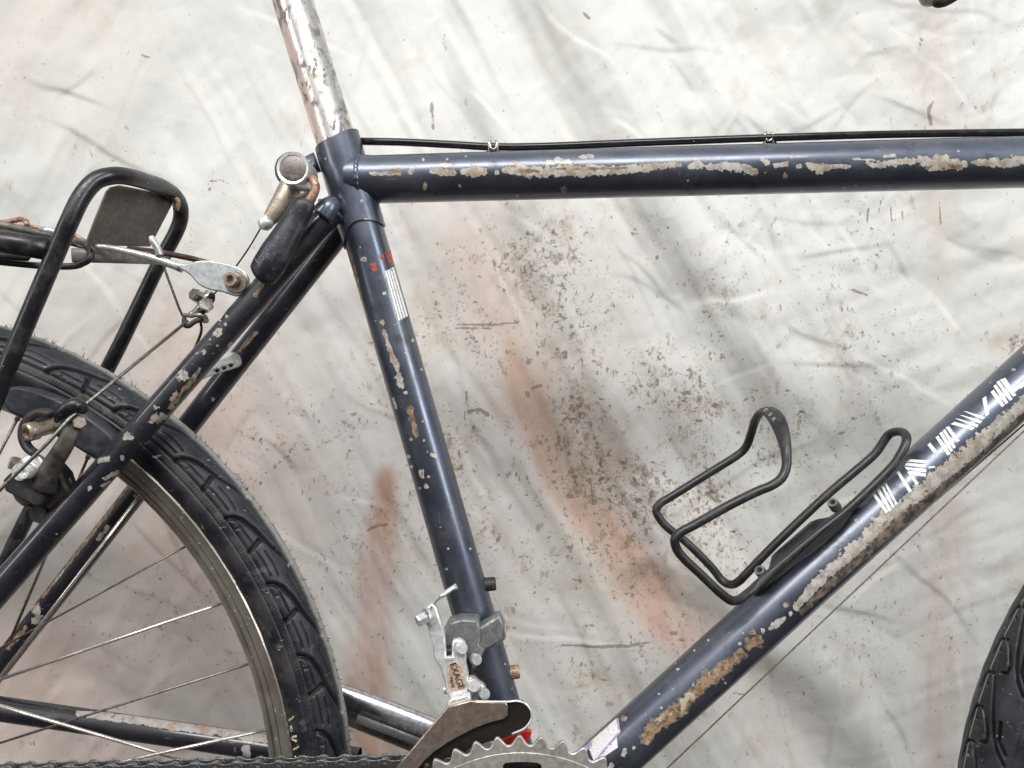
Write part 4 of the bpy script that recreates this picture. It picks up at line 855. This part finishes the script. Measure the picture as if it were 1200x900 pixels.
# cage: curved outer plate with pale face, dark inner plate
cage_out = [(525, 828), (551, 820), (556, 823), (593, 822), (612, 821), (621, 829), (623, 838), (620, 849), (610, 857), (590, 863), (570, 869), (550, 876), (530, 884), (505, 896), (494, 906), (460, 906), (474, 890), (498, 862)]
plate('inner_cage', [cage_out], -.0485, .0016, M_CAGEDARK, fd, .0004)
cage_face = [(525, 829), (552, 821.5), (560, 823), (592, 823.5), (594, 827), (594, 837), (590, 841), (575, 845), (558, 851), (540, 860), (524, 869), (508, 880), (497, 890), (484, 906), (460, 906), (476, 887), (499, 860)]
plate('outer_cage', [cage_face], -.0515, .0018, M_CAGEPLATE, fd, .0006)
tube('cage_rim', [(552, 822, -.0512), (592, 822.5, -.051), (606, 821.5, -.050), (616, 825, -.050), (622.5, 834, -.050), (622, 844, -.050), (614, 854, -.050), (600, 860, -.049)], 1.3, M_BRIGHT, fd, 10, 6)
plate('cage_step', [[(525, 828), (528, 819), (531, 817), (549, 813), (551, 821), (538, 825)]], -.045, .010, M_BRIGHT, fd, .001)

# ================================================================== chainring and chain
RY = -.056
Cn = P(611, 1061, RY); NT_ = 48; pr = .0127 / (2 * math.sin(math.pi / NT_))
lp = []
for k in range(NT_):
    for fr, dr in ((-.5, -.0030), (-.36, -.0026), (-.24, -.0008), (-.15, .0009), (-.07, .0022), (0, .0027), (.07, .0022), (.15, .0009), (.24, -.0008), (.36, -.0026)):
        a = math.radians(90) + (k + fr) * 2 * math.pi / NT_ + .012; lp.append((Cn.x + (pr + dr) * math.cos(a), Cn.z + (pr + dr) * math.sin(a)))
def arcslot(a0, a1, r, hw, n=10):
    o = []
    for i in range(n + 1): a = a0 + (a1 - a0) * i / n; o.append((Cn.x + (r + hw) * math.cos(a), Cn.z + (r + hw) * math.sin(a)))
    for i in range(1, 6): t_ = math.pi * i / 6; o.append((Cn.x + (r + hw * math.cos(t_)) * math.cos(a1 + hw / r * math.sin(t_)), Cn.z + (r + hw * math.cos(t_)) * math.sin(a1 + hw / r * math.sin(t_))))
    for i in range(n + 1): a = a1 + (a0 - a1) * i / n; o.append((Cn.x + (r - hw) * math.cos(a), Cn.z + (r - hw) * math.sin(a)))
    for i in range(1, 6): t_ = math.pi * i / 6; o.append((Cn.x + (r - hw * math.cos(t_)) * math.cos(a0 - hw / r * math.sin(t_)), Cn.z + (r - hw * math.cos(t_)) * math.sin(a0 - hw / r * math.sin(t_))))
    return o
slots = []
for k in range(10):
    a = math.radians(90 + 36 * k); slots.append(arcslot(a - .11, a + .10, .0820, .0034))
inner = [(Cn.x + .062 * math.cos(a), Cn.z + .062 * math.sin(a)) for a in np.linspace(0, 2 * math.pi, 80, endpoint=False)]
Mx = Matrix.Translation((0, RY, 0)) @ Matrix.Rotation(math.pi / 2, 4, 'X')
cr_ = plate('chainring', [lp] + slots + [inner], 0, .0026, M_RING, bike, .0006, px=False, matrix=Mx)
st1 = [(Cn.x + .0905 * math.cos(a), Cn.z + .0905 * math.sin(a)) for a in np.linspace(0, 2 * math.pi, 160, endpoint=False)]
plate('chainring_step', [st1] + slots + [inner], 0, .0034, M_RING, bike, .0003, px=False, matrix=Mx)
lathe('crank_spider', (Cn.x, RY + .004, Cn.z), (0, 1, 0), [(.030, 0), (.089, .0004), (.089, .003), (.030, .004)], M_CAGEDARK, bike, 60)

chain = empty('chain', bike)
CHY = -.045
def link_outline(r, w_, p=.0127, n=9):
    o = []
    for i in range(n): a = math.radians(-130 + 260 * i / (n - 1)); o.append((p / 2 + r * math.cos(a), r * math.sin(a)))
    o.append((0, w_))
    for i in range(n): a = math.radians(50 + 260 * i / (n - 1)); o.append((-p / 2 + r * math.cos(a), r * math.sin(a)))
    o.append((0, -w_)); return o
def link_mesh(name, r, w_, yo, pins):
    """two plates and their pins or rollers as one mesh, along x, centred"""
    import bmesh
    tmp = []
    for sgn in (-1, 1):
        o = plate('tmp_plate', [link_outline(r, w_)], 0, .0010, None, None, .0002, px=False, matrix=Matrix.Translation((0, sgn * yo, 0)) @ Matrix.Rotation(math.pi / 2, 4, 'X')); tmp.append(o)
    for sx in (-1, 1):
        pr_ = [(.0018, -.0002), (.0018, .0002), (.0018, 2 * yo + .0018), (.0015, 2 * yo + .0022)] if pins else [(.0038, .001), (.0038, 2 * yo - .001)]
        tmp.append(lathe('tmp_pin', (sx * .00635, -yo - (.0010 if pins else 0), 0), (0, 1, 0), pr_, None, None, 16))
    bm = bmesh.new()
    for i, o in enumerate(tmp):
        k = len(bm.faces); bm.from_mesh(o.data); bm.faces.ensure_lookup_table()
        for fidx in range(k, len(bm.faces)): bm.faces[fidx].material_index = 1 if i > 1 else 0
    me = bpy.data.meshes.new(name); bm.to_mesh(me); bm.free()
    for o in tmp: bpy.data.objects.remove(o)
    me.materials.append(M_CHAIN); me.materials.append(M_PIN); return me
mo = link_mesh('outer_link', .0044, .0030, .0037, True); mi = link_mesh('inner_link', .0044, .0030, .0024, False)
a, b = P(-30, 905.0, CHY), P(500, 893.5, CHY); u = (b - a).normalized(); nl = int((P(600, 893, CHY) - a).length / .0127)
ang = -math.atan2(u.z, u.x)
for k in range(nl):
    o = link('chain_link', mo if k % 2 == 0 else mi, None, chain); o.location = a + u * (.0127 * k) + Vector((0, 0, random.uniform(-.00012, .00012))); o.rotation_euler = (0, ang, 0)

# ================================================================== bottle cage
bc = empty('bottle_cage', bike)
wire = [(862, 704, -.026), (878, 694, -.018), (899, 675, -.013), (952, 630, -.012), (995, 596, -.012), (1040, 553, -.012), (1054, 535, -.012), (1062, 518, -.010), (1060, 508, -.004), (1050, 506, .004), (1040, 511, .010), (1026, 531, .012),
        (1003.5, 551, .012), (967, 582, .012), (910, 636, .012), (876, 671, .014), (866, 681, .018), (857, 685, .026), (846, 680, .031), (833, 664, .034), (805, 636, .036), (782, 618, .038), (772, 606, .038), (769, 597, .038), (775, 589, .038), (785, 583, .038), (825, 558, .038),
        (862, 535, .037), (874, 524, .035), (880, 509, .030), (885, 493, .020), (892, 483, .008), (901, 482, -.004), (910, 491, -.016), (917, 508, -.026), (921, 527, -.033), (921.5, 546, -.036), (916, 560, -.038), (904, 569, -.039), (885, 577, -.039), (853, 593, -.039), (814, 615, -.039), (799, 623, -.039), (791, 632, -.039), (793, 643, -.038),
        (801, 654, -.037), (819, 671, -.035), (848, 698, -.031)]
pts = catmull([P(*p) for p in wire], 6, True); NW = len(pts)
def flatf(i):
    k = i / 6.0
    d = abs(k - 33); f_ = max(0, 1 - d / 3.0); f_ = f_ * f_ * (3 - 2 * f_)
    return (1 + .75 * f_, 1 - .5 * f_)
def flat_cage(i):
    return flatf(i)
# the clip's flattened crown is turned so that its broad face looks forward and up
Vv, Fq = sweep(pts, .0029, 18, True, flat=flat_cage); link('cage_wire', mesh('cage_wire', Vv, Fq), M_CAGE, bc)
sheet('mounting_plate', [(893, 688, -.008), (899, 676, -.008), (905, 652, .006), (912, 645, .009), (950, 612, .009), (957, 609, .008), (972, 606, .007), (990, 594, .006), (1003, 588, -.006), (985, 606, -.010), (940, 646, -.010)], .0018, M_CAGE, bc)
sheet('mounting_plate', [(885, 700, -.005), (893, 686, -.011), (945, 640, -.011), (990, 600, -.011), (1006, 588, -.009), (1002, 597, -.005), (960, 640, -.004), (920, 672, -.004)], .0016, M_DULLBLACK, bc)
sheet('gap_shadow', [(895, 690, -.017), (905, 680, -.0175), (950, 640, -.0175), (996, 597, -.017), (999, 601, -.0165), (986, 619, -.0168), (955, 645, -.0175), (922, 669, -.0175), (905, 683, -.017)], .0012, grimy('painted_gap_shadow', (.008, .008, .009), (.014, .013, .013), 0, .6, .8, 90), bc)  # near-black sheet standing in for deep shadow between near rail and down tube
for (x, y) in ((979.5, 590), (894.5, 669)):
    bolt('cage_bolt', P(x, y + 5, .0), (-.55, -.55, .62), RP(6.6), .007, M_CLAMP, bc)
for i, (x, y) in enumerate(((897, 480.5), (902.5, 485.5), (907, 491.5))):
    textmesh('clip_lettering', 'ESK'[i], M_ZINC, bc, RP(6.5), face_matrix(P(x, y, -.0065 - i * .006), (.62, .78)), .0001)

# ================================================================== front wheel
front = empty('front_wheel', bike)
FC = P(1697, 990, 0)
# finger-shaped shoulder blocks with a pin hole each, every second one running out into a long sipe
long_ = [(-.28, -10), (-.06, -4), (0, 2), (-.02, 10), (-.17, 16), (-.45, 25), (-.8, 36), (-1.0, 45), (-1.15, 56)]
hook = [(-.78, -10), (-.56, -4), (-.5, 2), (-.52, 10), (-.62, 18), (-.80, 27), (-.93, 28), (-.97, 20)]
sipe = [(-.6, 40), (-.85, 44), (-1.0, 55)]
tyre('tyre', FC, .2965, .0252, .0240, 43, [long_, hook, sipe], [(.80, 5, .9), (.30, 5, .9)], 130, 205, front, 1, 66, .13, .5, .75, True)
ring_lathe('rim', FC, [(.2705, 0), (.2712, -.0085), (.2738, -.0112), (.2790, -.0121), (.2868, -.0136), (.2905, -.0138), (.2905, -.0115), (.2860, -.009), (.2860, .009), (.2905, .0115), (.2905, .0138), (.2868, .0136), (.2738, .0112), (.2712, .0085)], M_RIM, front, 240)

# ---- end of the brake lever hanging into the top right corner
hb = tube('brake_lever', [(1140, -40, -.05), (1128, -18, -.05), (1112, -4, -.05), (1100, 1, -.05), (1094, 0, -.05)], [9, 10, 9, 8, 5], M_DULLBLACK, bike, 20, 5)
bolt('lever_bolt', P(1090, -6, -.045), (-.4, -1, -.4), RP(13, -.045), .006, M_TAN, bike, False, False)
